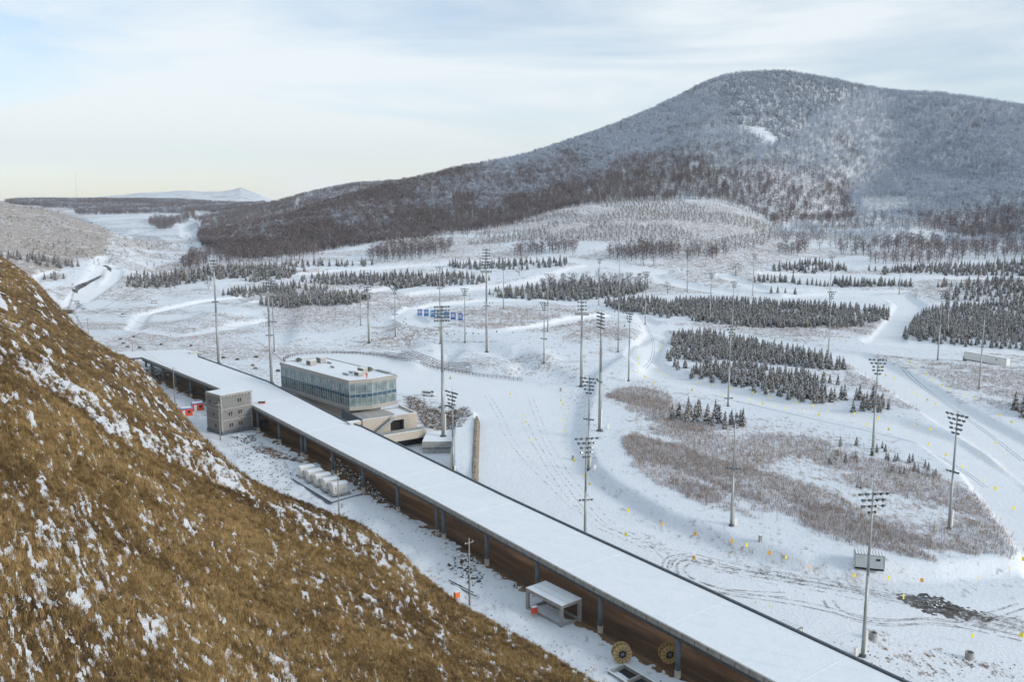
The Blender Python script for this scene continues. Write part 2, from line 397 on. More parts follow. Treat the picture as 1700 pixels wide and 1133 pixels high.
# --- surveyed areas (traced on the picture, laid on the ground)
BRUSH = dict(
 field=[(1005, 655), (1030, 645), (1085, 640), (1118, 662), (1180, 690), (1265, 704), (1300, 703), (1380, 725), (1450, 748), (1520, 775), (1580, 805), (1640, 840), (1690, 890), (1685, 925), (1650, 945), (1560, 938), (1440, 915), (1330, 880), (1240, 858), (1180, 845), (1090, 805), (1035, 765), (1032, 730), (1060, 715), (1015, 685)],
 wedge=[(1405, 605), (1425, 612), (1480, 650), (1520, 668), (1575, 692), (1560, 697), (1490, 690), (1400, 640)],
 east=[(1525, 605), (1560, 603), (1760, 615), (1760, 720), (1700, 700), (1640, 672), (1580, 645), (1545, 625)],
 oval=[(700, 548), (712, 533), (740, 520), (800, 514), (880, 512), (960, 515), (1020, 528), (1010, 535), (960, 540), (900, 548), (820, 553), (750, 552)],
 island=[(905, 580), (930, 562), (960, 548), (1000, 541), (1040, 550), (1062, 566), (1060, 578), (1020, 588), (960, 592), (910, 588)],
 westfield=[(440, 515), (470, 500), (540, 505), (640, 497), (700, 492), (790, 492), (700, 515), (640, 530), (560, 556), (470, 560), (430, 545)],
 strip=[(1235, 546), (1300, 548), (1370, 546), (1465, 540), (1480, 545), (1440, 566), (1340, 562), (1240, 556)],
 slope=[(760, 402), (850, 362), (950, 340), (1100, 332), (1220, 335), (1300, 378), (1330, 400), (1260, 420), (1180, 428), (1050, 408), (900, 398), (780, 412)],
 slope2=[(1150, 430), (1300, 400), (1330, 430), (1270, 450), (1180, 462), (1150, 450)],
 band1=[(700, 490), (900, 470), (960, 450), (900, 455), (780, 478)],
 band2=[(640, 455), (730, 448), (760, 455), (650, 462)],
 west1=[(200, 455), (330, 430), (420, 440), (300, 458), (210, 470)],
 mid2=[(690, 415), (820, 400), (870, 412), (720, 432)],
)
SPURB = dict(
 a=[(-200, 360), (40, 360), (100, 375), (170, 400), (190, 420), (100, 425), (0, 420), (-200, 420)],
 b=[(60, 345), (110, 350), (180, 378), (175, 392), (110, 380)],
 c=[(180, 392), (260, 395), (300, 405), (260, 415), (190, 412)],
 d=[(165, 440), (185, 425), (200, 430), (190, 442)], e=[(195, 425), (250, 420), (245, 428), (200, 430)],
 f=[(230, 450), (320, 425), (330, 440), (260, 455)], g=[(100, 500), (60, 470), (90, 480), (130, 500)],
 h=[(0, 425), (60, 440), (60, 475), (0, 470), (-200, 450)], i=[(60, 460), (110, 450), (112, 465), (70, 472)],
)
smooth_p = [[(440, 610), (500, 590), (560, 587), (700, 600), (800, 622), (870, 640), (930, 650), (945, 700), (950, 760), (1000, 825), (1100, 890), (1300, 965), (1500, 1005), (1800, 990), (1800, 1150), (1500, 1150), (1300, 1060), (1150, 990), (1000, 905), (790, 805), (700, 690), (650, 640)]]
trails = [
 ([(1800, 850), (1700, 770), (1600, 712), (1510, 655), (1450, 618), (1400, 592), (1320, 572), (1200, 552), (1130, 543), (1090, 540)], 17),
 ([(1800, 1000), (1700, 870), (1640, 800), (1560, 745), (1470, 714), (1380, 696), (1300, 682), (1220, 664), (1150, 647), (1090, 628), (1062, 605), (1080, 580), (1092, 560), (1085, 540), (1050, 525), (960, 508), (880, 503), (800, 505), (730, 512), (690, 523), (672, 535), (690, 550), (760, 562), (830, 565), (900, 556), (960, 543), (1020, 535)], 13),
 ([(560, 500), (640, 495), (720, 484), (800, 478), (880, 468), (930, 455), (960, 444), (1000, 436), (1050, 444), (1090, 462), (1150, 476), (1220, 486), (1300, 492), (1400, 488), (1490, 490), (1510, 505), (1490, 540), (1470, 565)], 17),
 ([(1470, 566), (1600, 575), (1800, 590)], 22),
 ([(1270, 452), (1400, 455), (1500, 459), (1640, 462)], 12), ([(1200, 455), (1240, 470), (1270, 481), (1500, 482)], 12),
 ([(430, 500), (500, 492), (600, 485), (690, 470), (740, 448)], 12),
 ([(470, 455), (560, 448), (700, 440), (800, 432), (945, 430), (1100, 450)], 14),
 ([(640, 395), (700, 392), (750, 390), (860, 388)], 16),
 ([(112, 512), (122, 495), (148, 470), (162, 445), (170, 425)], 10), ([(135, 500), (160, 482), (186, 462), (192, 447), (182, 440)], 10),
 ([(310, 395), (305, 375), (340, 362)], 14), ([(55, 470), (62, 455), (90, 448), (110, 450)], 6),
 ([(440, 530), (380, 545), (300, 555), (220, 545), (240, 520), (330, 500), (430, 490)], 8),
]
DIRT = dict(
 yard=[(668, 655), (690, 655), (712, 672), (740, 680), (778, 672), (782, 690), (765, 712), (745, 722), (700, 712), (690, 690), (668, 685)],
 ex=[(97, 510), (118, 508), (124, 514), (122, 521), (105, 522)], ex2=[(120, 497), (132, 502), (139, 514), (134, 514), (126, 504)],
 ditch=[(125, 478), (142, 472), (165, 460), (183, 448), (180, 446), (160, 456), (140, 467), (124, 472)],
 near1=[(400, 735), (440, 735), (520, 765), (500, 775), (430, 760)], near2=[(1420, 1020), (1500, 1060), (1700, 1105), (1700, 1133), (1500, 1133), (1430, 1060)],
)
Rm = np.zeros(PX.shape, np.float32); Dm = np.zeros(PX.shape, np.float32); Sm = np.zeros(PX.shape, np.float32)
Rm = (.22+.62*sstep(.38, .64, fbm(GX/55, GY/30, 4, 91))*sstep(230, 420, RR)).astype(np.float32)
for k_, p_ in BRUSH.items(): Rm = np.maximum(Rm, pxm(p_, soft=1, br=(5, 9))*(.58 if k_ in ('field',) else .85 if k_ in ('slope', 'slope2') else .72))
for k_, p_ in SPURB.items(): Rm = np.maximum(Rm, pxm(p_, soft=1, br=(2, 3))*.95)
for k_, p_ in DIRT.items(): Dm = np.maximum(Dm, pxm(p_, soft=1, br=(2, 3))*(.62 if k_ in ('yard', 'near1') else .5 if k_ == 'near2' else .72 if k_.startswith('mud') else 1.0))
Sm = pxm(*smooth_p, soft=1, br=(3, 5)); stad = Sm.copy()
TRL = np.zeros(PX.shape, np.float32)
for pts, w in trails: TRL = np.maximum(TRL, wline(pts, w, soft=1.2))
ZZ -= blur(TRL, 1, 2, 1)*np.interp(RR, [100, 300, 700, 1500], [1.5, 1.6, 2.2, 2.6])
Sm = np.maximum(Sm, TRL); Rm *= 1-TRL; Rm *= (1-.9*stad)
# brush field stands ~2 m above the stadium floor; terraces behind the rails; banks beside the trails
plateau = pxm([(985, 640), (970, 690), (965, 740), (985, 790), (1015, 818), (1100, 868), (1210, 912), (1320, 944), (1430, 960), (1560, 962), (1680, 950), (1760, 920), (1760, 620), (1100, 560)], soft=1, br=(2, 4))
ZZ += plateau*2.6
bank = pxm([(1005, 815), (1060, 848), (1100, 868), (1210, 910), (1320, 942), (1430, 960), (1500, 975), (1500, 988), (1400, 975), (1300, 962), (1200, 930), (1100, 888), (1030, 850)], [(925, 655), (945, 700), (940, 740), (960, 775), (1005, 815), (985, 800), (950, 765), (932, 735), (938, 700)], soft=1, br=(1, 2)); Sm *= 1-bank; Rm = np.maximum(Rm, bank*.42)
for p_ in ([(560, 572), (650, 568), (700, 574), (760, 585), (850, 600), (930, 620), (900, 632), (840, 618), (740, 598), (660, 585)],): _b = pxm(p_, soft=1, br=(2, 4)); Rm = np.maximum(Rm, _b*.4)
t1 = pxm([(480, 572), (560, 566), (700, 572), (800, 585), (900, 612), (960, 640), (1060, 640), (1100, 560), (900, 500), (500, 500)], soft=1, br=(2, 5)); ZZ += t1*2.6
t2 = pxm([(650, 566), (730, 570), (850, 592), (960, 600), (1060, 600), (1060, 520), (660, 520)], soft=1, br=(2, 5)); ZZ += t2*2.4
for p_ in ([(655, 600), (700, 575), (720, 577), (735, 600), (690, 612)], [(745, 605), (770, 585), (800, 590), (860, 612), (850, 625), (800, 620)], [(860, 600), (900, 598), (930, 610), (900, 618)]): ZZ += pxm(p_, soft=1, br=(2, 4))*2.4
for p_ in ([(560, 520), (640, 512), (700, 502), (640, 500), (560, 508)], [(330, 520), (400, 510), (420, 520), (340, 535)], [(290, 540), (340, 525), (420, 535), (360, 550)]): ZZ += pxm(p_, soft=1, br=(2, 7))*2.0
# excavated yard in front of the podium, raised strip behind the stone wall, dirt under the long roof
SUNK = [tuple(pz(*p, 0)[:2]) for p in ((600, 722), (618, 721), (660, 712), (702, 707), (704, 717), (755, 715), (749, 756), (746, 786), (790, 830), (700, 790), (640, 760))]
ZZ -= wm(SUNK)*3.4
STRIP = [tuple(pz(*p, 0)[:2]) for p in ((752, 790), (751, 735), (755, 700), (775, 686), (791, 690), (789, 740), (786, 790), (790, 806), (775, 806))]
ZZ += blur(wm(STRIP), 1, 2, 1)*1.5
UNDER = [(70, 55), (33.8, 107.2), (13.9, 132.9), (-16.7, 179.4), (-76, 261.4), (-94.6, 287.1), (-143, 345), (-130, 362), (-114, 338), (-78, 294), (-39, 241), (3, 181), (18, 160), (54, 108), (88, 58)]
und = wm(UNDER); undb = blur(und, 4, 7, 2); Dm = np.maximum(Dm, np.clip(undb*1.5-.12+(fbm(GX/1.5, GY/1.5, 3, 93)-.5)*1.7*(1-sstep(.75, 1.0, undb))*(undb > .04), 0, 1.2)); Sm *= 1-und; ZZ -= undb*.35
Rm = np.maximum(Rm, np.where(seg[:, None] >= 3, np.where(TH[None, :] > theta_px(336, 390), .86, .35), 0)*(seg[:, None] < 8)*(1-blur(inpoly(PX, PY, [(1222, 207), (1258, 210), (1292, 230), (1284, 242), (1250, 224), (1226, 214)]).astype(np.float32), 1, 2)))
_sp = blur(inpoly(PX, PY, [(-400, 325), (0, 332), (60, 338), (110, 353), (170, 379), (190, 390), (180, 425), (120, 440), (60, 470), (0, 440), (-400, 430)]).astype(np.float32), 3, 5); Rm = np.maximum(Rm, _sp*(.80+.35*(fbm(GX/60, GY/14, 4, 71)>.5)))
Rm = np.clip(Rm, 0, 1)+_sp*.25
nearL = pxm([(350, 720), (440, 735), (620, 850), (780, 950), (900, 1060), (1150, 1133), (980, 1133), (850, 1060), (760, 1000), (600, 870), (480, 830), (400, 790)], soft=1, br=(3, 5))
Dm = np.maximum(Dm, nearL*.36); Sm *= 1-nearL
ZZ += nearL*(fbm(GX/7, GY/7, 3, 12)-.5)*1.8
PX, PY = proj_np(GX, GY, ZZ)
# forest floor mask (dark litter showing through)
def sampled(mask, name): pass

# --- materials of the ground
def ground_material(name, forest=False):
    m, t, b = newmat(name); c = coord(t)
    A = N(t, 'ShaderNodeAttribute'); A.attribute_name = 'mask'; S = N(t, 'ShaderNodeSeparateColor'); t.links.new(A.outputs['Color'], S.inputs[0])
    r_, g_, s_ = S.outputs[0], S.outputs[1], S.outputs[2]
    big = noise(t, .02, 5, .6, c); mid_ = noise(t, .22, 6, .68, c); fine = noise(t, 1.6, 5, .7, c); cs = noise(t, .9, 6, .75, coord(t, 'Object', (1, .45, 1)))
    snow = mixc(t, big, (.74, .785, .845), (.85, .875, .91))
    rough_snow = mixc(t, fine, (.66, .72, .80), (.83, .87, .92)); snow = mixc(t, s_, rough_snow, snow)
    # twiggy weed through the snow
    thr = mth(t, 'SUBTRACT', mth(t, 'ADD', mth(t, 'MULTIPLY', cs, .62), mth(t, 'MULTIPLY', mid_, .38)), mth(t, 'MULTIPLY', mth(t, 'SUBTRACT', 1.0, r_), .155))
    w = ramp(t, thr, [(.42, (0, 0, 0)), (.54, (1, 1, 1))])
    scr = mth(t, 'MULTIPLY', w, mth(t, 'SUBTRACT', 1.0, s_, True))
    weed = ramp(t, fine, [(.3, (.15, .105, .075)), (.55, (.29, .215, .155)), (.75, (.44, .37, .31))] if not forest else [(.3, (.07, .058, .065)), (.55, (.13, .115, .125)), (.75, (.26, .26, .29))])
    col = mixc(t, mth(t, 'MULTIPLY', scr, .85), snow, weed)
    dthr = mth(t, 'ADD', g_, mth(t, 'MULTIPLY', mth(t, 'SUBTRACT', mth(t, 'ADD', mth(t, 'MULTIPLY', cs, .6), mth(t, 'MULTIPLY', mid_, .4)), .5), 1.7))
    dm = ramp(t, dthr, [(.53, (0, 0, 0)), (.64, (1, 1, 1))])
    dirt = ramp(t, noise(t, .30, 7, .6, coord(t, 'Object', (.12, 1, 1), (0, 0, R(125.4)))), [(.32, (.065, .038, .022)), (.5, (.16, .09, .047)), (.66, (.30, .19, .11))])
    col = mixc(t, mth(t, 'MULTIPLY', dm, mth(t, 'GREATER_THAN', g_, .02)), col, dirt)
    t.links.new(col, b.inputs['Base Color']); b.inputs['Roughness'].default_value = .8; b.inputs['Specular IOR Level'].default_value = .25
    bump(t, b, mth(t, 'ADD', mth(t, 'MULTIPLY', mid_, .8), mth(t, 'MULTIPLY', fine, .5)), .6, .7)
    return m
M['ground'] = ground_material('snowy_ground'); M['forest_floor'] = ground_material('forest_floor_litter_and_snow', True)

def grid_mesh(name, i0, i1, mat, kind_label):
    n = i1-i0; V = np.stack([GX[i0:i1], GY[i0:i1], ZZ[i0:i1]], -1).reshape(-1, 3)
    a = (np.arange(n-1)[:, None]*NT+np.arange(NT-1)[None, :]).ravel()
    F = np.stack([a, a+1, a+NT+1, a+NT], 1)
    me = npmesh(name, V, F, [mat], smooth=True)
    ca = me.attributes.new('mask', 'FLOAT_COLOR', 'POINT')
    C = np.stack([Rm[i0:i1], Dm[i0:i1], Sm[i0:i1], np.ones_like(Rm[i0:i1])], -1).reshape(-1, 4)
    ca.data.foreach_set('color', C.astype(np.float32).ravel())
    o = link(bpy.data.objects.new(name, me)); o['kind'] = 'structure'; o['label'] = kind_label; return o
iA = int(np.argmax(seg >= 3)); iB = int(np.argmax(seg >= 5))
# forest floor beyond the foot line
FORE = np.zeros(PX.shape, np.float32)
grid_mesh('snowy_valley_ground', 0, iA+1, M['ground'], 'snow covered valley floor with ski trails')
grid_mesh('mountain_terrain', iA, iB+1, M['forest_floor'], 'snowy slopes of the wooded mountain')
grid_mesh('distant_hills', iB, RR.shape[0], M['ground'], 'pale distant hills beyond the valley')

# ---------------------------------------------------------------- near hillside
TH2 = np.arange(R(-50), R(20), R(.075)); NT2 = len(TH2)
def line2(pts, dz=0):
    th = []; rr = []; zz = []
    for x, y, r in pts:
        t = theta_px(x, y); th.append(t); rr.append(r); zz.append(z_at(y, r*math.cos(t))+dz)
    return [np.interp(TH2, th, rr), np.interp(TH2, th, zz)]
H1 = line2([(-400, 1133, 36), (0, 1133, 45), (300, 1133, 55), (600, 1133, 76), (850, 1133, 98), (985, 1133, 112), (1150, 1200, 108), (1500, 1400, 90)])
H0 = [H1[0]*0+12, H1[1]*.92+4]
H2 = line2([(-300, 560, 130), (0, 606, 130), (60, 637, 130), (120, 676, 131), (200, 728, 135), (260, 768, 140), (330, 800, 148), (400, 832, 155), (520, 880, 160), (650, 950, 146), (780, 1050, 126), (985, 1140, 113.5), (1150, 1210, 110), (1500, 1410, 92)])
H3 = line2([(-300, 570, 148), (0, 618, 148), (60, 648, 147), (120, 686, 148), (200, 736, 148), (260, 772, 150), (330, 801, 154), (400, 828, 160), (520, 876, 164), (650, 947, 149), (780, 1047, 128), (985, 1141, 114), (1150, 1211, 112), (1500, 1411, 94)])
H4 = line2([(-300, 430, 380), (0, 475, 340), (100, 548, 295), (200, 622, 255), (270, 690, 225), (330, 745, 200), (400, 800, 181), (450, 830, 176), (520, 858, 176), (650, 925, 158), (780, 1025, 136), (985, 1136, 114.6), (1150, 1212, 113), (1500, 1412, 96)])
H5 = line2([(-400, 300, 700), (0, 424, 560), (60, 468, 480), (100, 515, 420), (125, 540, 390), (150, 562, 365), (190, 583, 335), (205, 590, 322), (235, 608, 300), (270, 648, 275), (300, 690, 250), (330, 722, 236), (365, 760, 218), (400, 788, 205), (415, 802, 200), (450, 818, 193), (520, 843, 185), (600, 873, 176), (650, 908, 166),
            (700, 957, 153), (760, 1000, 143), (800, 1022, 138), (870, 1060, 130), (930, 1098, 122), (985, 1133, 115.5), (1150, 1213, 114), (1500, 1413, 98)])
HL = [H0, H1, H2, H3, H4, H5]
for i in range(1, 6): HL[i][0] = np.maximum(HL[i][0], HL[i-1][0]+.5)
H6 = [H5[0]*1.03+1.0, H5[1]-.022*H5[0]-1.0]
H7 = [H5[0]*1.10+4, np.minimum(H5[1]*0-8, H5[1]-20)]
HL += [H6, H7]; NH = [60, 330, 14, 150, 90, 8, 8]
hr_, hz_ = [], []; hs = []
for i, n in enumerate(NH):
    r0, z0 = HL[i]; r1, z1 = HL[i+1]
    for q in range(n):
        t = q/n; r = 1/((1/r0)*(1-t)+(1/r1)*t); f = (r-r0)/(r1-r0); hr_.append(r); hz_.append(z0*(1-f)+z1*f); hs.append(i+t)
hr_.append(HL[-1][0]); hz_.append(HL[-1][1]); hs.append(len(NH))
HR = np.array(hr_); HZ = np.array(hz_); HR = blur(HR, 0, 6, 2); HZ = blur(HZ, 1, 6, 2)
HX = HR*np.sin(TH2)[None, :]; HY = HR*np.cos(TH2)[None, :]
HPX, HPY = proj_np(HX, HY, HZ)
edge = np.interp(np.array(hs), [0, 1, 4, 5, 5.5, 7], [1, 1, 1, .3, .0, .0])[:, None]
fall = sstep(700, 985, HPX)
HZ = HZ+edge*(1-.7*fall)*((fbm(HX/34, HY/34, 3, 21)-.5)*4.5*np.clip(HR/160, .3, 1.5)+(fbm(HX/6, HY/6, 3, 22)-.5)*1.1)
HZ += edge*(fbm(HX/1.3, HY/1.3, 2, 23)-.5)*.28
HPX, HPY = proj_np(HX, HY, HZ)
def hpm(p, br=(4, 8)): return blur(inpoly(HPX, HPY, p).astype(np.float32), br[0], br[1], 2)
strip = hpm([(-20, 560), (30, 580), (90, 616), (160, 658), (230, 698), (300, 730), (360, 762), (415, 802), (400, 812), (350, 805), (300, 775), (240, 745), (160, 700), (90, 655), (-20, 600)], (3, 6))
strip2 = hpm([(380, 800), (480, 835), (600, 885), (680, 940), (640, 945), (560, 905), (450, 860), (380, 825)], (5, 10))
st3 = hpm([(-100, 880), (60, 880), (200, 960), (420, 1060), (700, 1133), (-100, 1133)], (20, 30))
st4 = hpm([(560, 960), (700, 1030), (860, 1110), (900, 1133), (600, 1133)], (12, 20))
brow = hpm([(170, 588), (235, 612), (300, 700), (400, 795), (370, 790), (280, 700), (190, 610)], (3, 5))
HS = .03+.55*strip+.42*strip2+.17*st3+.10*st4+.24*brow
# streaks run down the slope
thg = TH2[None, :]+0*HR; lr = np.log(HR)
patch = fbm(thg*100+lr*6, lr*15, 4, 31); patch2 = fbm(thg*330+lr*22, lr*48, 3, 33); patch3 = fbm(HX/18, HY/18, 2, 35)
scale_ = np.clip(HR/120, .8, 3)
PN = .33*patch+.54*patch2+.13*patch3
HSN = sstep(-.02, .045, (PN-.605)+.27*HS)
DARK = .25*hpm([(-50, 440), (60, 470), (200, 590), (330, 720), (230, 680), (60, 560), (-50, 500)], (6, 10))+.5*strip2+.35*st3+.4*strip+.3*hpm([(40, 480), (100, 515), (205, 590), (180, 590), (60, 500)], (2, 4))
def hill_mat():
    m, t, b = newmat('dry_grass_hillside'); c = coord(t)
    A = N(t, 'ShaderNodeAttribute'); A.attribute_name = 'mask'; S = N(t, 'ShaderNodeSeparateColor'); t.links.new(A.outputs['Color'], S.inputs[0])
    n1 = noise(t, .12, 6, .6, c); n2 = noise(t, 1.4, 5, .7, coord(t, 'Object', (1, .4, 1), (0, 0, R(35)))); n3 = noise(t, 5.0, 3, .6, c)
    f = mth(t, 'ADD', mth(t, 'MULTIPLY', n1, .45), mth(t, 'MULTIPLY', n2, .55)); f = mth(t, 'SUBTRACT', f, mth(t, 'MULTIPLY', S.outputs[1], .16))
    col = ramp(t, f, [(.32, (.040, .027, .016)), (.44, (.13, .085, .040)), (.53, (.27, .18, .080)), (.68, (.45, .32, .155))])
    sn = mth(t, 'ADD', S.outputs[0], mth(t, 'MULTIPLY', mth(t, 'SUBTRACT', n3, .5), .9)); sm = ramp(t, sn, [(.42, (0, 0, 0)), (.56, (1, 1, 1))])
    col = mixc(t, sm, col, (.76, .79, .84)); t.links.new(col, b.inputs['Base Color']); b.inputs['Roughness'].default_value = .9; b.inputs['Specular IOR Level'].default_value = .1
    bump(t, b, mth(t, 'ADD', n2, mth(t, 'MULTIPLY', n3, .5)), .8, .5); return m
n = HR.shape[0]; a = (np.arange(n-1)[:, None]*NT2+np.arange(NT2-1)[None, :]).ravel()
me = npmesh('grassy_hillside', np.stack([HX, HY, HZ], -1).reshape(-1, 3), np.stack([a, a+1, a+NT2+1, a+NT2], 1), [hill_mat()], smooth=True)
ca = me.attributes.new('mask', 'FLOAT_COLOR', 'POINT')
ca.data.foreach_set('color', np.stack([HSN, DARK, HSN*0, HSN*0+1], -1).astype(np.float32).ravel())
hill = link(bpy.data.objects.new('grassy_hillside', me)); hill['kind'] = 'structure'; hill['label'] = 'golden dry grass hillside with streaks of snow'
def hill_z(X, Y):
    X = np.atleast_1d(np.asarray(X, float)); Y = np.atleast_1d(np.asarray(Y, float)); t = np.arctan2(X, Y); r = np.hypot(X, Y)
    j = np.clip(((t-TH2[0])/(TH2[1]-TH2[0])).round().astype(int), 0, NT2-1); out = np.full(len(X), -99.0)
    for c in np.unique(j):
        s = np.nonzero(j == c)[0]; out[s] = np.interp(r[s], HR[:, c], HZ[:, c], left=-99, right=-99)
    return out
def top_ground(x, y): return max(gz(x, y), float(hill_z([x], [y])[0]))
# ================================================================ VEGETATION
def tri_set():
    return dict(V=[], F=[], S=[])
def add_tri(T, a, b, c, s=0.0):
    k = len(T['V']); T['V'] += [a, b, c]; T['F'].append((k, k+1, k+2)); T['S'].append(s)
def add_stick(T, a, b, ra, rb, s=0.0, n=3):
    a = np.array(a, float); b = np.array(b, float); d = b-a; d /= np.linalg.norm(d)+1e-9
    u = np.cross(d, [.3, .9, .1]); u /= np.linalg.norm(u)+1e-9; w = np.cross(d, u); k = len(T['V'])
    for p, r in ((a, ra), (b, rb)):
        for i in range(n):
            t = 2*math.pi*i/n; T['V'].append(p+(u*math.cos(t)+w*math.sin(t))*r)
    for i in range(n):
        j = (i+1) % n; T['F'] += [(k+i, k+j, k+n+j), (k+i, k+n+j, k+n+i)]; T['S'] += [s, s]
def spruce(seed, snowp=.42, whorls=15, nb=9, fat=.215):
    r = random.Random(seed); tr = tri_set(); cr = tri_set()
    add_stick(tr, (0, 0, -.06), (0, 0, .93), .018, .004, 0, 6)
    for k in range(whorls):
        z = .05+.92*(k/whorls)**1.05; R_ = fat*(1-z)**.80*r.uniform(.85, 1.1)+.008; a0 = r.random()*6.28
        for i in range(nb):
            if r.random() < .07: continue
            a = a0+6.283*i/nb+r.uniform(-.2, .2); L = R_*r.uniform(.65, 1.2); wd = .35*L+.014; dz = -.22*L-.008; zz = z+r.uniform(-.015, .015)
            ca, sa = math.cos(a), math.sin(a); s = 1.0 if r.random() < snowp else 0.0
            root = (0, 0, zz+.035); tip = (ca*L, sa*L, zz+dz+.25*L*.3)
            for sgn in (-1, 1):
                m_ = (ca*L*.55-sgn*sa*wd, sa*L*.55+sgn*ca*wd, zz+dz*.6-.01)
                add_tri(cr, root, m_, tip, s if r.random() < .75 else 1-s)
            # hanging sprigs under the branch, always dark
            q = (ca*L*.7, sa*L*.7, zz+dz-.035); add_tri(cr, (ca*L*.25, sa*L*.25, zz+.01), q, tip, 0)
    add_tri(cr, (-.008, 0, .93), (.008, 0, .93), (0, .0, 1.0)); add_tri(cr, (0, -.008, .93), (0, .008, .93), (0, 0, 1.0))
    return tr, cr
def bare(seed, snowp=.2, nl=9, tw=150, wide=.36, low=.22, tws=.075):
    r = random.Random(seed); tr = tri_set(); cr = tri_set()
    lean = (r.uniform(-.03, .03), r.uniform(-.03, .03))
    add_stick(tr, (0, 0, -.04), (lean[0]*.5, lean[1]*.5, .45), .022, .014, 0, 5); add_stick(tr, (lean[0]*.5, lean[1]*.5, .45), (lean[0], lean[1], .93), .014, .004, 0, 4)
    ends = []
    for i in range(nl):
        z = low+(.85-low)*i/nl; a = i*2.4+r.uniform(-.5, .5); L = wide*math.sqrt(max(.06, 1-((z-.42)/.58)**2))*r.uniform(.6, 1.05)
        p = np.array((lean[0]*z, lean[1]*z, z)); q = p+np.array((math.cos(a)*L, math.sin(a)*L, r.uniform(.08, .26)))
        q[2] = min(q[2], .97); add_stick(cr, p, q, .009, .003)
        for k in range(3):
            f = r.uniform(.35, .9); b0 = p*(1-f)+q*f; e = b0+np.array((r.gauss(0, .09), r.gauss(0, .09), r.uniform(.03, .14))); add_stick(cr, b0, e, .005, .002); ends.append((b0, e))
    ends.append((np.array((0, 0, .8)), np.array((lean[0], lean[1], .96))))
    for i in range(tw):
        b0, e = r.choice(ends); f = r.random(); c = b0*(1-f)+e*f+np.array([r.gauss(0, .045) for _ in range(3)])
        d = np.array([r.gauss(0, 1), r.gauss(0, 1), r.gauss(.5, .8)]); d /= np.linalg.norm(d)+1e-6; u = np.cross(d, [r.gauss(0, 1), r.gauss(0, 1), r.gauss(0, 1)]); u /= np.linalg.norm(u)+1e-6
        L = tws*r.uniform(.6, 1.3); add_tri(cr, c-u*L*.16, c+u*L*.16, c+d*L*1.4, 1.0 if r.random() < snowp else 0.0)
    return tr, cr
def weed(seed, n=12, snowp=.3, h=1.0):
    r = random.Random(seed); T = tri_set()
    for i in range(n):
        x, y = r.gauss(0, .35), r.gauss(0, .35); H_ = h*r.uniform(.4, 1.1); a = r.random()*6.28; w = .035*r.uniform(.6, 1.5)
        dx, dy = r.gauss(0, .18), r.gauss(0, .18); s = 1.0 if r.random() < snowp else 0.0
        add_tri(T, (x-w*math.cos(a), y-w*math.sin(a), -.05), (x+w*math.cos(a), y+w*math.sin(a), -.05), (x+dx, y+dy, H_), s)
        if r.random() < .7:
            z = H_*.55; add_tri(T, (x+dx*.5, y+dy*.5, z), (x+dx*.5+.02, y+dy*.5, z+.06), (x+dx*.5+r.gauss(0, .2), y+dy*.5+r.gauss(0, .2), z+.3), s)
    return T
def sapling(seed, snowp=.25):
    r = random.Random(seed); T = tri_set(); add_stick(T, (0, 0, -.05), (0, 0, 1), .012, .004)
    for i in range(14):
        z = r.uniform(.25, .9); a = r.random()*6.28; L = .22*(1.1-z)+.05
        e = (math.cos(a)*L, math.sin(a)*L, z+.16); add_tri(T, (0, 0, z), (0, 0, z+.025), e, 1.0 if r.random() < snowp else 0.0)
    return T
def tuft(seed, n=22):
    r = random.Random(seed); T = tri_set()
    for i in range(n):
        x, y = r.gauss(0, .22), r.gauss(0, .22); a = r.random()*6.28; w = r.uniform(.012, .028); h = r.uniform(.35, .9); dx, dy = r.gauss(.28, .22), r.gauss(-.1, .22)
        p = (x-w*math.cos(a), y-w*math.sin(a), -.05); q = (x+w*math.cos(a), y+w*math.sin(a), -.05); m1 = (x+dx*.4-w*.7*math.cos(a), y+dy*.4-w*.7*math.sin(a), h*.6); m2 = (x+dx*.4+w*.7*math.cos(a), y+dy*.4+w*.7*math.sin(a), h*.6)
        add_tri(T, p, q, m2); add_tri(T, p, m2, m1); add_tri(T, m1, m2, (x+dx, y+dy, h*.85))
    return T
def pebble(seed):
    r = random.Random(seed); T = tri_set(); V = []
    for z, rad in ((-.3, .9), (.25, .8), (.6, .35)):
        for i in range(6): a = 6.283*i/6+r.uniform(-.2, .2); k = rad*r.uniform(.7, 1.15); V.append((math.cos(a)*k, math.sin(a)*k*.8, z*r.uniform(.8, 1.2)))
    for l in (0, 1):
        for i in range(6):
            j = (i+1) % 6; a, b, c, d = V[l*6+i], V[l*6+j], V[l*6+6+j], V[l*6+6+i]; s = 0.0 if l == 0 else float(r.random() < .75); add_tri(T, a, b, c, s); add_tri(T, a, c, d, s)
    for i in range(1, 5): add_tri(T, V[12], V[12+i], V[13+i], float(r.random() < .8))
    return T
def t2mesh(name, parts):
    V = []; F = []; S = []; MI = []; mats = []
    for T, m in parts:
        k = len(V); mats.append(m); V += [tuple(v) for v in T['V']]; F += [(a+k, b+k, c+k) for a, b, c in T['F']]; S += T['S']; MI += [len(mats)-1]*len(T['F'])
    return npmesh(name, V, F, mats, S, MI)
PROTO = {}
def protos(key, meshes):
    c = bpy.data.collections.new('prototype_'+key)
    for i, me in enumerate(meshes):
        o = bpy.data.objects.new('p%03d' % i, me); c.objects.link(o)
    PROTO[key] = (c, len(meshes))
SPR = [spruce(i, sn) for i, sn in enumerate((.42, .48, .54, .62, .46))]
BARE_D = [bare(20+i, .10, wide=w) for i, w in enumerate((.36, .42, .30, .38))]
protos('spruce', [t2mesh('spruce_stuff', [(a, M['bark']), (b, M['spruce'])]) for a, b in SPR])
protos('spruce_small', [t2mesh('spruce_small', [(b, M['spruce'])]) for a, b in [spruce(40+i, .45, 8, 6, .24) for i in range(3)]])
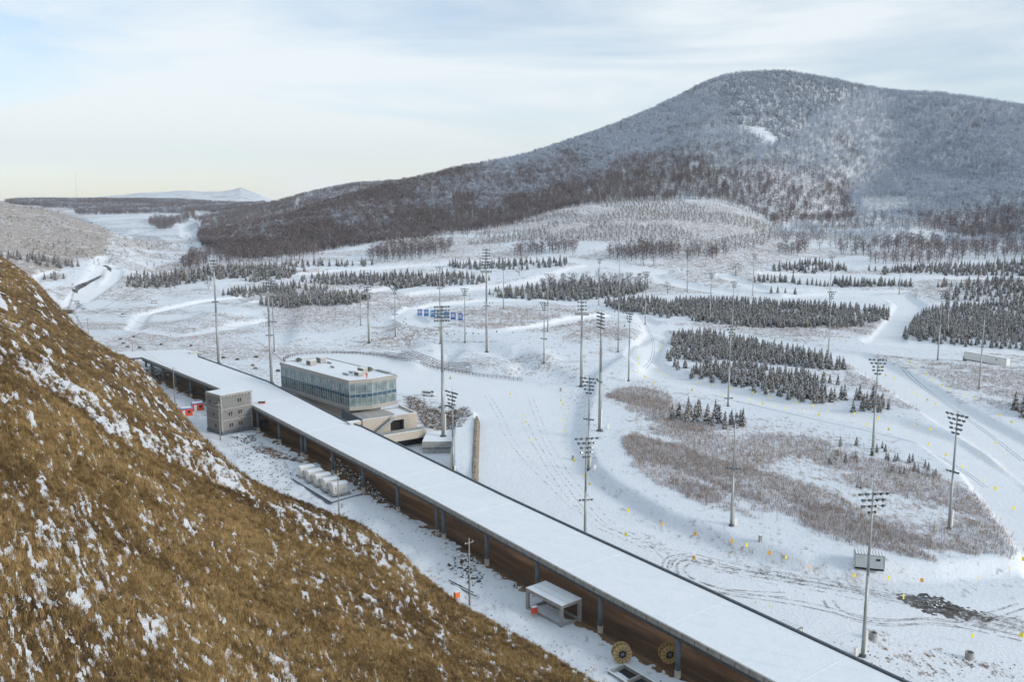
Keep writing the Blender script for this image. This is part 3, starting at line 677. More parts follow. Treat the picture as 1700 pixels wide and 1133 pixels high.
protos('bare_dark', [t2mesh('bare_dark', [(a, M['bark']), (b, M['twig_dark'])]) for a, b in BARE_D])
protos('bare_mid', [t2mesh('bare_mid', [(a, M['bark']), (b, M['twig_dark'])]) for a, b in [bare(50+i, .42, wide=.38) for i in range(3)]])
protos('bare_frost', [t2mesh('bare_frost', [(a, M['twig_frost_haze']), (b, M['twig_frost_haze'])]) for a, b in [bare(60+i, .68, wide=.42, tw=190) for i in range(4)]])
protos('frost_conifer', [t2mesh('frost_conifer', [(b, M['twig_frost_haze'])]) for a, b in [spruce(70+i, .5, 9, 7, .24) for i in range(3)]])
protos('weed', [t2mesh('weed', [(weed(80+i, 14, .36), M['brush'])]) for i in range(4)])
protos('sapling', [t2mesh('sapling', [(sapling(90+i), M['brush'])]) for i in range(3)])
protos('tuft', [t2mesh('tuft', [(tuft(100+i), M['grass'])]) for i in range(5)])
protos('shrub', [t2mesh('shrub', [(bare(120+i, .12, nl=7, tw=90, wide=.5, low=.05, tws=.16)[1], M['shrub'])]) for i in range(3)])
protos('rock', [t2mesh('rock', [(pebble(130+i), M['rock'])]) for i in range(4)])

def scatter(name, key, P, S, label, rotz=None, tilt=None, idx=None):
    n = len(P)
    if n == 0: return None
    me = bpy.data.meshes.new(name); me.vertices.add(n); me.vertices.foreach_set('co', np.asarray(P, np.float32).ravel())
    a = me.attributes.new('scl', 'FLOAT_VECTOR', 'POINT'); S = np.asarray(S, np.float32)
    if S.ndim == 1: S = np.repeat(S[:, None], 3, 1)
    a.data.foreach_set('vector', S.ravel())
    rot = np.zeros((n, 3), np.float32); rot[:, 2] = rng.uniform(0, 6.283, n) if rotz is None else rotz
    if tilt: rot[:, 0] = rng.normal(0, tilt, n); rot[:, 1] = rng.normal(0, tilt, n)
    a = me.attributes.new('rot', 'FLOAT_VECTOR', 'POINT'); a.data.foreach_set('vector', rot.ravel())
    c, k = PROTO[key]; ii = rng.integers(0, k, n) if idx is None else idx
    a = me.attributes.new('idx', 'INT', 'POINT'); a.data.foreach_set('value', ii.astype(np.int32))
    me.update(); o = link(bpy.data.objects.new(name, me)); o['kind'] = 'stuff'; o['label'] = label; o['category'] = name.split('_')[-1]
    g = bpy.data.node_groups.new(name, 'GeometryNodeTree'); g.interface.new_socket('Geometry', in_out='INPUT', socket_type='NodeSocketGeometry'); g.interface.new_socket('Geometry', in_out='OUTPUT', socket_type='NodeSocketGeometry')
    gi = g.nodes.new('NodeGroupInput'); go = g.nodes.new('NodeGroupOutput'); ip = g.nodes.new('GeometryNodeInstanceOnPoints'); ci = g.nodes.new('GeometryNodeCollectionInfo')
    ci.inputs['Collection'].default_value = c; ci.inputs['Separate Children'].default_value = True; ci.inputs['Reset Children'].default_value = True
    def na(nm, ty):
        q = g.nodes.new('GeometryNodeInputNamedAttribute'); q.data_type = ty; q.inputs['Name'].default_value = nm; return [s for s in q.outputs if s.enabled and s.name == 'Attribute'][0]
    g.links.new(gi.outputs[0], ip.inputs['Points']); g.links.new(ci.outputs[0], ip.inputs['Instance']); ip.inputs['Pick Instance'].default_value = True
    g.links.new(na('idx', 'INT'), ip.inputs['Instance Index']); g.links.new(na('rot', 'FLOAT_VECTOR'), ip.inputs['Rotation']); g.links.new(na('scl', 'FLOAT_VECTOR'), ip.inputs['Scale'])
    g.links.new(ip.outputs[0], go.inputs[0]); md = o.modifiers.new('scatter', 'NODES'); md.node_group = g
    print('scatter', name, n); return o
def sample_poly(poly, spacing, jit=.45, rows=None):
    W = [ground_px(*p) for p in poly]; P = np.array([(w.x, w.y) for w in W]); x0, y0 = P.min(0); x1, y1 = P.max(0)
    sy = spacing if rows is None else rows
    xs, ys = np.meshgrid(np.arange(x0, x1, spacing), np.arange(y0, y1, sy)); xs = xs.ravel(); ys = ys.ravel()
    xs = xs+rng.uniform(-jit, jit, xs.shape)*spacing; ys = ys+rng.uniform(-jit, jit, ys.shape)*sy*.9
    k = inpoly(xs, ys, [tuple(p) for p in P]); return xs[k], ys[k]
def grid_near(Mk, xs, ys):            # look a mask up at plan points
    t = np.arctan2(xs, ys); r = np.hypot(xs, ys); j = np.clip(((t-TH[0])/DTH).round().astype(int), 0, NT-1); out = np.zeros(len(xs))
    for c in np.unique(j):
        s = np.nonzero(j == c)[0]; out[s] = np.interp(r[s], RR[:, c], Mk[:, c])
    return out
# ---- spruce plantations
STANDS = [
 ('front', [(1106, 602), (1118, 562), (1180, 560), (1260, 574), (1340, 594), (1404, 612), (1400, 619), (1330, 611), (1250, 602), (1180, 598), (1180, 604), (1260, 610), (1330, 622), (1400, 640), (1476, 676), (1485, 692), (1400, 685), (1330, 670), (1250, 652), (1150, 630), (1112, 614)], 2.8, (3.7, 5.7), 'snow dusted spruce in the dense plantation between the two wide ski tracks'),
 ('clump', [(1113, 690), (1140, 683), (1200, 690), (1264, 698), (1262, 706), (1205, 714), (1115, 699)], 3.3, (4.5, 7.2), 'snow dusted spruce in the small isolated clump behind the weed field'),
 ('centre', [(1004, 503), (1060, 500), (1130, 500), (1220, 503), (1320, 508), (1400, 512), (1476, 521), (1476, 532), (1440, 542), (1370, 546), (1250, 545), (1130, 531), (1060, 522), (1008, 511)], 3.1, (3.8, 6.0), 'spruce in the long plantation band beyond the middle track'),
 ('inner', [(812, 489), (850, 483), (930, 475), (1010, 472), (1078, 476), (1074, 484), (1030, 495), (960, 500), (880, 499), (816, 493)], 3.8, (4.2, 6.8), 'spruce in the plantation behind the fenced oval'),
 ('band', [(497, 466), (520, 461), (600, 459), (760, 457), (815, 465), (800, 472), (740, 477), (640, 479), (560, 474), (500, 469)], 4.0, (4.2, 6.8), ''),
 ('band2', [(735, 442), (800, 438), (943, 435), (940, 443), (860, 449), (740, 449)], 4.6, (4.2, 6.8), ''),
 ('a', [(365, 490), (400, 483), (480, 477), (545, 480), (540, 486), (480, 491), (370, 492)], 4.0, (4.2, 6.8), ''),
 ('b', [(430, 506), (445, 497), (500, 493), (612, 490), (616, 500), (570, 508), (500, 510), (440, 510)], 3.7, (4.2, 6.8), ''),
 ('c', [(204, 475), (215, 464), (300, 459), (420, 451), (510, 446), (505, 452), (430, 462), (320, 472), (240, 480)], 5.0, (5, 9), ''),
 ('d', [(330, 452), (400, 444), (515, 436), (515, 444), (410, 450), (340, 456)], 5.5, (4.2, 6.8), ''), ('d2', [(520, 440), (620, 438), (615, 443), (530, 444)], 5, (4.2, 6.8), ''), ('d3', [(400, 470), (430, 456), (484, 452), (484, 462), (440, 468)], 5, (4.2, 6.8), ''),
 ('e', [(1275, 447), (1340, 436), (1400, 444), (1410, 452), (1340, 456), (1280, 450)], 4.5, (4.2, 6.8), ''),
 ('f', [(1240, 467), (1400, 471), (1580, 474), (1585, 478), (1400, 478), (1240, 472)], 4.0, (4.2, 6.8), ''),
 ('g', [(1430, 450), (1560, 440), (1760, 436), (1760, 456), (1500, 458), (1430, 453)], 5.0, (4.2, 6.8), ''),
 ('h', [(1502, 560), (1515, 535), (1560, 510), (1700, 500), (1800, 500), (1800, 590), (1600, 576), (1500, 568)], 3.5, (3.8, 6), 'spruce in the large plantation at the right edge beyond the crossing tracks'),
 ('i', [(1680, 682), (1700, 672), (1760, 680), (1760, 705), (1700, 695)], 3.6, (5.5, 7.5), 'dark snowy spruce of the little group at the right edge of the eastern weed field'),
 ('j', [(1270, 487), (1345, 488), (1340, 491), (1275, 491)], 4, (4, 6), ''),
 ('k', [(1600, 470), (1760, 465), (1760, 500), (1560, 500)], 6, (4, 7), ''),
 ('l', [(-60, 428), (0, 426), (60, 427), (130, 442), (128, 447), (80, 443), (0, 432)], 5, (5, 7), ''), ('m', [(70, 462), (90, 457), (110, 461), (105, 466), (75, 466)], 5, (3, 5), ''),
]
allS = []
for key, poly, spc, (h0, h1), lab in STANDS:
    xs, ys = sample_poly(poly, spc, .33); keep = rng.random(len(xs)) > .10; gapn = fbm(xs/14, ys/14, 2, 51); keep &= gapn > .30; xs = xs[keep]; ys = ys[keep]
    zs = ground_z(xs, ys); hh = rng.uniform(h0, h1, len(xs))*(.75+.5*fbm(xs/20, ys/20, 2, 52))
    for q in zip(xs, ys, zs, hh): allS.append((*q, key, lab))
# sparse knee-high plantings on the weed field
for x_, y_, h_ in ((1400, 738, 2.2), (1415, 742, 2.6), (1388, 760, 2.0), (1405, 765, 2.4), (1450, 755, 2.6), (1470, 762, 2.4), (1490, 768, 2.2), (1510, 765, 2.5), (1520, 785, 2.4), (1540, 780, 2.3), (1380, 770, 2), (1465, 748, 2.3), (1500, 790, 2.0), (1550, 790, 1.9), (1430, 812, 1.6), (1420, 765, 2.2), (1482, 780, 1.8)):
    for k in range(2):
        w = ground_px(x_+rng.uniform(-7, 7), y_+rng.uniform(-4, 4)); allS.append((w.x, w.y, w.z, h_, 'low', 'knee-high bushy young spruce in the snowy weed field beside the broad track'))
allS.sort(key=lambda q: -q[3]/math.hypot(q[0], q[1]))
near = [q for q in allS if q[4] in ('front', 'clump', 'i', 'low', 'centre', 'h') ]
def onscreen(q):
    x, y = proj_np(q[0], q[1], q[2]+q[3]*.5); return 0 < x < 1700 and 0 < y < 1133
near = [q for q in near if onscreen(q)][:300]; ns = set(id(q) for q in near); rest = [q for q in allS if id(q) not in ns]
SM = [(t2mesh('trunk', [(a, M['bark'])]), t2mesh('crown', [(b, M['spruce'])])) for a, b in SPR]
BM = [(t2mesh('trunk', [(a, M['bark'])]), t2mesh('crown', [(b, M['twig_dark'])])) for a, b in BARE_D]
def tree_obj(kind, meshes, q, label, group, cat):
    o = bpy.data.objects.new(kind, None); link(o); o.location = q[:3]; o.scale = (q[3]*random.uniform(.9, 1.15),)*2+(q[3],); o.rotation_euler = (0, 0, random.random()*6.28); tag(o, label, cat, group)
    for nm, me in zip(('trunk', 'crown'), meshes):
        c = bpy.data.objects.new(nm, me); link(c); c.parent = o
for q in near: tree_obj('spruce_tree', random.choice(SM), q, q[5], {'front': 'spruces of the dense front plantation', 'clump': 'spruces of the small clump', 'i': 'spruces at the right edge', 'low': 'young spruces in the weed field', 'centre': 'spruces of the middle plantation', 'h': 'spruces of the right plantation'}[q[4]], 'spruce')
A = np.array([q[:4] for q in rest]); scatter('spruce_plantation', 'spruce', A[:, :3], np.stack([A[:, 3]*rng.uniform(.95, 1.3, len(A))]*2+[A[:, 3]], 1), 'far snowy spruce plantations in bands across the valley')
# small trees planted in rows up the lower slope
xs, ys = sample_poly([(760, 402), (850, 362), (945, 338), (1100, 330), (1215, 332), (1300, 372), (1310, 392), (1250, 412), (1180, 424), (1060, 406), (900, 398), (790, 408)], 5.0, .35)
k = fbm(xs/45, ys/45, 2, 55) > .36; xs = xs[k]; ys = ys[k]; scatter('sapling_spruce_slope', 'spruce_small', np.stack([xs, ys, ground_z(xs, ys)], 1), rng.uniform(2.6, 5.0, len(xs)), 'rows of small spruces planted on the lower mountain slope')
# ---- bare birches in clumps and single trees
CL = [
 ([(340, 432), (350, 408), (400, 428), (520, 416), (540, 425), (450, 436), (380, 442)], 7, (8, 12)), ([(300, 440), (320, 428), (345, 436), (340, 446), (305, 452)], 6, (8, 12)),
 ([(600, 432), (640, 414), (700, 412), (756, 408), (752, 420), (700, 430), (640, 436)], 6.5, (8, 12)), ([(630, 400), (700, 390), (780, 384), (800, 388), (720, 398), (650, 410)], 9, (8, 11)),
 ([(845, 424), (870, 414), (962, 412), (958, 422), (870, 428)], 6, (8, 12)), ([(1000, 430), (1060, 416), (1128, 416), (1126, 428), (1050, 434)], 5.5, (8, 12)),
 ([(1136, 424), (1205, 420), (1205, 432), (1140, 432)], 7, (8, 11)), ([(880, 478), (930, 470), (1010, 466), (1078, 470), (1076, 480), (1000, 482), (900, 486)], 7.5, (7, 10)),
 ([(1286, 418), (1338, 412), (1336, 424), (1290, 424)], 7, (8, 11)), ([(1380, 414), (1480, 400), (1600, 408), (1760, 420), (1760, 432), (1500, 426), (1390, 424)], 9, (8, 12)),
 ([(1590, 480), (1760, 475), (1760, 485), (1600, 488)], 7, (6, 8)), ([(280, 476), (300, 466), (310, 472), (290, 480)], 8, (8, 10)), ([(230, 468), (320, 458), (400, 452), (400, 458), (300, 468)], 11, (6, 9)),
 ([(1440, 432), (1600, 426), (1600, 440), (1450, 444)], 8, (7, 10)),
]
allB = []
for poly, spc, (h0, h1) in CL:
    xs, ys = sample_poly(poly, spc, .42)
    for q in zip(xs, ys, ground_z(xs, ys), rng.uniform(h0, h1, len(xs))): allB.append((*q, 'c'))
for x_, y_, h_, lab in ((1221, 458, 10, 'round dark bare tree standing alone below the planted slope right of the middle'), (1108, 488, 8.5, 'solitary pale frosted birch at the tip of the middle plantation'), (1132, 452, 3.5, 'small round bush on the bank between two ski tracks'),
    (282, 482, 8, 'lone leafless tree in front of the left hand plantation'), (346, 481, 8, 'frosted leafless tree on open snow left of the tallest light mast'), (1217, 336, 6, 'low round dark bush on the open snow at the mountain foot'), (1243, 336, 8, 'bare tree beside the low round bush at the mountain foot'),
    (862, 458, 8, 'bare tree on the bank above the curving track at the end of a spruce band'), (1068, 440, 9, 'tall bare tree just below the dark birch clump'), (1085, 441, 7, 'shorter bare tree right of the tall one below the birch clump'), (1160, 330, 8, 'bare tree at the upper edge of the planted slope'),
    (810, 392, 9, 'dark bushy bare tree at the left end of the planted slope'), (918, 358, 11, 'big dark bare tree at the upper left corner of the planted slope')):
    w = ground_px(x_, y_); o = thing('bare_tree', lab, 'tree', (w.x, w.y, w.z), random.random()*6); o.scale = (h_*1.15, h_*1.15, h_)
    for nm, me in zip(('trunk', 'crown'), BM[1]):
        c = link(bpy.data.objects.new(nm, me)); c.parent = o
allB.sort(key=lambda q: -q[3]/math.hypot(q[0], q[1])); nb_ = [q for q in allB if onscreen(q)][:285]; ids = set(id(q) for q in nb_)
for q in nb_: tree_obj('birch_tree', random.choice(BM), q, 'leafless reddish brown birch in a loose clump between the ski tracks and the mountain foot', 'bare birches in clumps at the mountain foot', 'tree')
A = np.array([q[:4] for q in allB if id(q) not in ids])
if len(A): scatter('birch_wood', 'bare_dark', A[:, :3], A[:, 3]*1.0, 'far clumps of bare birch trees')
# ---- the wooded mountain
def sample_polar(x0, x1, n, rlo, rhi):
    t0, t1 = theta_px(x0, 350), theta_px(x1, 350); t = rng.uniform(t0, t1, n); a = np.interp(t, TH, rlo); b = np.interp(t, TH, rhi)
    r = np.sqrt(rng.uniform(0, 1, n)*(b**2-a**2)+a**2); return t, r
area = lambda x0, x1, rl, rh: float(np.sum(((rh**2-rl**2)/2*DTH)[(TH > theta_px(x0, 350)) & (TH < theta_px(x1, 350))]))
footr = LN[3][0]; crestr = LN[5][0]
def forest(name, x0, x1, rl, rh, dens, hts, label, frostf, seed, excl=(), thin=None):
    n = int(area(x0, x1, rl, rh)*dens); t, r = sample_polar(x0, x1, n, rl, rh); X = r*np.sin(t); Y = r*np.cos(t); Z = ground_z(X, Y); px, py = proj_np(X, Y, Z)
    k = np.ones(n, bool)
    for e in excl: k &= ~inpoly(px, py, e)
    if thin is not None: k &= rng.random(n) < thin(px, py, X, Y)
    X, Y, Z, px, py = X[k], Y[k], Z[k], px[k], py[k]; fr = np.clip(frostf(px, py, Z)+(fbm(X/90, Y/90, 3, seed)-.5)*.8+rng.normal(0, .16, len(X)), 0, 1)
    H_ = rng.uniform(*hts, len(X)); P = np.stack([X, Y, Z-.2], 1); con = inpoly(px, py, [(1190, 160), (1225, 112), (1300, 105), (1450, 130), (1440, 150), (1400, 170), (1340, 200), (1320, 240), (1260, 235), (1215, 205)]) & (rng.random(len(X)) < .85)
    for nm, key, sel in ((name+'_dark_birch_wood', 'bare_dark', (fr < .36) & ~con), (name+'_dusted_birch_wood', 'bare_mid', (fr >= .36) & (fr < .56) & ~con), (name+'_frosted_birch_wood', 'bare_frost', (fr >= .56) & ~con), (name+'_frosted_conifer_wood', 'frost_conifer', con)):
        if sel.any(): scatter(nm, key, P[sel], np.stack([H_[sel]*1.12]*2+[H_[sel]], 1), label)
def frost_main(px, py, Z):
    base = np.interp(Z, [20, 90, 150, 240, 330], [.24, .46, .74, .84, .84]); left = sstep(900, 400, px)
    basin = sstep(1370, 1440, px)*sstep(400, 330, py)
    ridge = inpoly(px, py, [(1180, 240), (1260, 235), (1330, 260), (1420, 330), (1400, 380), (1280, 340), (1150, 320), (900, 330), (850, 290), (1000, 280)])
    return np.maximum(base*(1-.48*left), basin*.92)-ridge*.1-.27*inpoly(px+(fbm(px/55, py/25, 3, 91)-.5)*120, py+(fbm(px/55, py/25, 3, 92)-.5)*80, [(1000, 305), (1100, 285), (1180, 272), (1300, 285), (1420, 335), (1425, 390), (1280, 372), (1150, 345), (950, 350), (850, 365), (700, 395), (700, 350), (900, 325)])
foot_in = footr*.965
forest('mountain', 330, 1760, foot_in, np.maximum(crestr*1.04, foot_in+5), 1/22., (6.0, 10.0), 'bare and frosted birch forest covering the mountain', frost_main, 61,
       [[(1222, 207), (1258, 210), (1292, 230), (1284, 242), (1250, 224), (1226, 214)], [(1425, 332), (1500, 326), (1512, 346), (1470, 358), (1436, 352)], [(1362, 286), (1400, 312), (1395, 316), (1360, 292)]],
       lambda px, py, X, Y: np.clip(.72+2.2*(fbm(X/38, Y/38, 3, 63)-.28)+sstep(380, 280, py)*.6, 0, 1))
rl6, rh7 = LN[6][0], LN[7][0]
forest('second_ridge', 336, 760, np.minimum(rl6, crestr*1.03), np.maximum(rh7*1.03, rl6+1), 1/60., (8, 11), 'bare forest on the ridge behind the mountain foot', lambda px, py, Z: np.interp(Z, [0, 60, 110], [.05, .25, .42]), 65, [[(492, 330), (500, 330), (496, 345), (488, 346)], [(618, 294), (645, 293), (640, 305), (620, 306)]])
forest('plateau', -100, 440, np.full(NT, 2350.), np.full(NT, 3750.), 1/75., (10, 14), 'dark wood on the far plateau', lambda px, py, Z: .32+0*px, 66, (), lambda px, py, X, Y: np.maximum.reduce([inpoly(px+(fbm(X/120, Y/120, 3, 81)-.5)*50, py+(fbm(X/70, Y/200, 3, 82)-.5)*9, p).astype(float) for p in ([(18, 325), (440, 328), (440, 343), (400, 349), (345, 353), (280, 356), (230, 362), (180, 363), (133, 360), (128, 347), (80, 346), (30, 340)],)]))
xs, ys = sample_poly([(246, 374), (250, 366), (300, 362), (345, 360), (338, 366), (290, 372), (283, 382), (264, 380)], 11); scatter('valley_birch_wood', 'bare_dark', np.stack([xs, ys, ground_z(xs, ys)], 1), rng.uniform(10, 14, len(xs)), 'dark wood on the far valley floor')
xs, ys = sample_poly([(1290, 388), (1340, 374), (1430, 368), (1500, 362), (1620, 395), (1760, 405), (1760, 428), (1600, 420), (1480, 408), (1380, 415), (1300, 410)], 8.5)
k = fbm(xs/30, ys/30, 3, 77) > .44; xs, ys = xs[k], ys[k]; kk = fbm(xs/50, ys/50, 2, 78) > .5; P = np.stack([xs, ys, ground_z(xs, ys)], 1); hh = rng.uniform(7, 11, len(xs))
scatter('foothill_birch_wood', 'bare_mid', P[kk], hh[kk], 'dusted birches below the basin'); scatter('foothill_frosted_wood', 'bare_frost', P[~kk], hh[~kk], 'frosted birches below the basin')
xs, ys = sample_poly([(-40, 350), (60, 345), (180, 382), (190, 392), (320, 392), (330, 440), (200, 440), (100, 440), (-40, 415)], 7); k = fbm(xs/60, ys/25, 4, 79) > .52; xs, ys = xs[k], ys[k]
scatter('spur_low_scrub', 'shrub', np.stack([xs, ys, ground_z(xs, ys)], 1), rng.uniform(1.2, 2.6, len(xs)), 'low scrub on the far left slopes')
# ---- weeds, seedlings
def weeds(name, polys, spc, sc, label, key='weed', thr=.46, ns=60, jit=.5):
    XS = []; YS = []
    for p in polys:
        a, b = sample_poly(p, spc, jit); XS.append(a); YS.append(b)
    xs = np.concatenate(XS); ys = np.concatenate(YS); k = (fbm((xs*.8+ys*.6)/9, (-xs*.6+ys*.8)/24, 4, ns)-.16*(1-np.clip(grid_near(Rm, xs, ys)/.6, 0, 1)) > thr) & (grid_near(TRL, xs, ys) < .3); xs, ys = xs[k], ys[k]
    return scatter(name, key, np.stack([xs, ys, ground_z(xs, ys)-.02], 1), rng.uniform(sc[0], sc[1], len(xs)), label, tilt=.12)
weeds('weed_field_thicket', [[(1035, 728), (1060, 722), (1130, 742), (1200, 768), (1300, 790), (1400, 828), (1420, 842), (1380, 850), (1300, 838), (1230, 828), (1180, 800), (1100, 775), (1040, 758)], [(1055, 775), (1100, 790), (1180, 812), (1200, 830), (1180, 841), (1090, 803)], [(1280, 832), (1400, 848), (1480, 878), (1560, 905), (1640, 922), (1600, 940), (1540, 933), (1440, 908), (1330, 872)], [(1005, 657), (1030, 647), (1085, 642), (1110, 662), (1118, 690), (1200, 715), (1150, 720), (1080, 700), (1015, 684)]], .86, (.6, 1.3), 'dense brown dry weeds standing through the snow', thr=.43)
weeds('weed_field_scattered', [BRUSH['field']], 1.05, (.6, 1.4), 'scattered brown weeds on the snowy field', thr=.45, ns=62)
weeds('field_seedlings', [BRUSH['field'], BRUSH['wedge'], BRUSH['east']], 2.9, (1.3, 2.5), 'leafless seedlings standing in the snow', 'sapling', .35, 64, .3)
weeds('east_weeds', [BRUSH['wedge'], BRUSH['east']], 1.3, (.5, 1.1), 'weeds beside the broad track', thr=.44, ns=65)
weeds('oval_weeds', [BRUSH['oval'], BRUSH['island'], BRUSH['strip']], 1.9, (.7, 1.4), 'weeds and seedlings inside the oval', thr=.47, ns=66)
weeds('oval_seedlings', [[(790, 530), (830, 515), (960, 516), (1010, 528), (960, 538), (880, 545), (800, 548)], BRUSH['strip'], BRUSH['westfield']], 3.4, (1.6, 2.6), 'planted seedlings in rows', 'sapling', .25, 67, .15)
weeds('valley_weeds', [BRUSH['westfield'], BRUSH['band1'], BRUSH['band2'], BRUSH['mid2'], BRUSH['slope2'], BRUSH['west1'], BRUSH['slope']], 3.4, (.8, 1.6), 'weeds on the valley floor', thr=.48, ns=68)
# ---- hillside grass
def on_hill(xs, ys):
    t = np.arctan2(xs, ys); r = np.hypot(xs, ys); j = np.clip(((t-TH2[0])/(TH2[1]-TH2[0])).round().astype(int), 0, NT2-1)
    z = np.full(len(xs), -99.); s = np.ones(len(xs)); d = np.zeros(len(xs)); e = np.zeros(len(xs)); eh = np.array(hs)
    for c in np.unique(j):
        q = np.nonzero(j == c)[0]; z[q] = np.interp(r[q], HR[:, c], HZ[:, c]); s[q] = np.interp(r[q], HR[:, c], HSN[:, c]); e[q] = np.interp(r[q], HR[:, c], eh)
    return z, s, e
def hill_scatter(name, key, rlo, rhi, dens, sc, label, smax=.62, tilt=.2, emax=5.6):
    n = int((R(33+9)*(rhi**2-rlo**2)/2)*dens); t = rng.uniform(R(-33), R(9), n); r = np.sqrt(rng.uniform(rlo**2, rhi**2, n)); xs = r*np.sin(t); ys = r*np.cos(t)
    z, s, e = on_hill(xs, ys); k = (e < emax) & ((s+rng.normal(0, .15, n) < smax) | (rng.random(n) < .16)); xs, ys, z = xs[k], ys[k], z[k]
    px, py = proj_np(xs, ys, z); k = (px > -80) & (px < 1100) & (py < 1250) & (py > 380) & (z > ground_z(xs, ys)-.3); xs, ys, z = xs[k], ys[k], z[k]
    S = rng.uniform(sc[0], sc[1], len(xs)); rot = rng.normal(R(-20), .9, len(xs)); scatter(name, key, np.stack([xs, ys, z-.03], 1), S, label, rotz=rot, tilt=tilt)
hill_scatter('near_dry_grass', 'tuft', 30, 95, 8.0, (.4, .8), 'golden dry grass on the near slope')
hill_scatter('middle_dry_grass', 'tuft', 95, 185, 3.6, (.55, 1.0), 'golden dry grass on the hillside')
hill_scatter('upper_dry_grass', 'tuft', 185, 560, .40, (.8, 1.5), 'dry grass on the far shoulder of the hillside')
hill_scatter('hillside_shrubs', 'shrub', 45, 260, .035, (.4, .95), 'low olive shrubs dotted over the hillside', 1.2)
# ================================================================ STRUCTURES
V3 = Vector
# ---- the long elevated roof beside the slope
DZ = 7.0
NE = [(66.8, 60), (33.1, 107.2), (13.6, 134.5), (-17.6, 179.4), (-27.3, 193), (-76.6, 261.8), (-95.8, 288), (-143.9, 345.6)]
FE = [(83.6, 60), (50, 107.2), (31.5, 133.5), (13.6, 158.4), (-1.5, 179.8), (-40.3, 237.2), (-46.2, 243.6), (-82.5, 298.9), (-122.1, 346.9)]
TIP = [(-126.2, 358.1), (-133.6, 365.5), (-168, 356.5), (-160, 339.5)]
roof = thing('long_roof', 'very long flat snow covered roof on dark columns running along the foot of the grassy slope', 'roof', (-30, 200, 0))
O = V3((-30, 200, 0))
def loc(p): return (p[0]-O.x, p[1]-O.y)
outline = [loc(p) for p in NE]+[loc((-160, 339.5)), loc((-168, 356.5)), loc((-133.6, 365.5)), loc((-126.2, 358.1))]+[loc(p) for p in FE[::-1]]
b = MB(); b.prism(outline, DZ-.45, DZ-.02, 'concrete_dark'); b.build('roof_slab', roof)
def inset(poly, d):
    n = len(poly); out = []
    for i in range(n):
        p0, p1, p2 = V3(poly[i-1]), V3(poly[i]), V3(poly[(i+1) % n]); e1 = (p1-p0).normalized(); e2 = (p2-p1).normalized()
        n1 = V3((-e1.y, e1.x)); n2 = V3((-e2.y, e2.x)); m = (n1+n2); m = m/max(.2, m.length_squared)*2; out.append(tuple(p1+m*d))
    return out
A_ = sum(outline[i-1][0]*outline[i][1]-outline[i][0]*outline[i-1][1] for i in range(len(outline)))
snowp = inset(outline, .38 if A_ > 0 else -.38)
b = MB(); b.prism(snowp, DZ-.016, DZ+.06, 'snow'); b.build('snow_layer', roof)
b = MB()      # low ridges of snow over the slab joints
for k in range(9):
    f = .06+.1*k; i_ = f*(len(NE)-2); a = V3(NE[int(i_)]).lerp(V3(NE[int(i_)+1]), i_-int(i_)); c = min((V3(FE[j]).lerp(V3(FE[j+1]), s/20) for j in range(len(FE)-1) for s in range(20)), key=lambda q: (q-a).length); d = (c-a).normalized(); b.wallq(loc(a+d*.5), loc(c-d*.5), DZ+.03, DZ+.085, .22, 'snow')
b.build('snow_ridges', roof)
def along(pts, step=None):
    seg_ = [(V3(a), V3(c)) for a, c in zip(pts[:-1], pts[1:])]; return seg_
def edge_beam(name, pts, z0, z1, th, mat, jw=None):
    b = MB()
    for a, c in zip(pts[:-1], pts[1:]): b.wallq(loc(a), loc(c), z0, z1, th, mat)
    return b.build(name, roof)
edge_beam('near_parapet', NE, DZ-.62, DZ+.20, .30, 'concrete'); edge_beam('far_parapet', FE, DZ-.62, DZ+.34, .30, 'concrete_col')
def offs(pts, d):
    out = []
    for i, p in enumerate(pts):
        a = V3(pts[max(0, i-1)]); c = V3(pts[min(len(pts)-1, i+1)]); e = (c-a).normalized(); out.append((p[0]-e.y*d, p[1]+e.x*d))
    return out
edge_beam('near_beam', offs(NE, -.45), DZ-1.35, DZ-.64, .5, 'concrete_dark'); edge_beam('far_beam', offs(FE, .7), DZ-1.35, DZ-.64, .5, 'concrete_dark')
b = MB()      # joint strips on the fascia
for a, c in zip(NE[:-1], NE[1:]):
    a, c = V3(a), V3(c); L = (c-a).length; d = (c-a)/L; nrm = V3((-d.y, d.x))
    for k in range(int(L/2.4)):
        p = a+d*(k*2.4+1); q = loc(p+nrm*.155); b.box((q[0], q[1], DZ-.60), (.10, .03, .74), 'concrete_dark', math.atan2(d.y, d.x))
b.build('fascia_joints', roof)
colm = MB(); colm.tube((0, 0, .9), (0, 0, DZ-1.3), .40, .40, 'concrete_col', 12); 
colb = MB(); colb.tube((0, 0, -1.5), (0, 0, 1.0), .46, .46, 'concrete_pale', 12)
def walk(pts, dist):
    for a, c in zip(pts[:-1], pts[1:]):
        a, c = V3(a), V3(c); L = (c-a).length
        if dist <= L: return a+(c-a)*dist/L
        dist -= L
    return V3(pts[-1])
NEo = offs(NE, -.45); tot = sum((V3(c)-V3(a)).length for a, c in zip(NEo[:-1], NEo[1:]))
cols = [(23.6, 121.2), (14.2, 134.6), (4.6, 148.3), (-4.6, 161.6), (-14.0, 175.2), (-15.4, 177.2), (-25.2, 191), (-34.9, 204.9), (-44.8, 218.6), (-54.4, 232), (-56.2, 234.4), (-65.6, 247.4), (-75, 260.6), (-102.5, 297.2), (-111.5, 308), (-120.5, 318.6), (-129, 328.6), (-137.5, 338.6), (-141.5, 343.4), (33.6, 107.0), (44, 92.5)]
c0 = None; cb0 = None
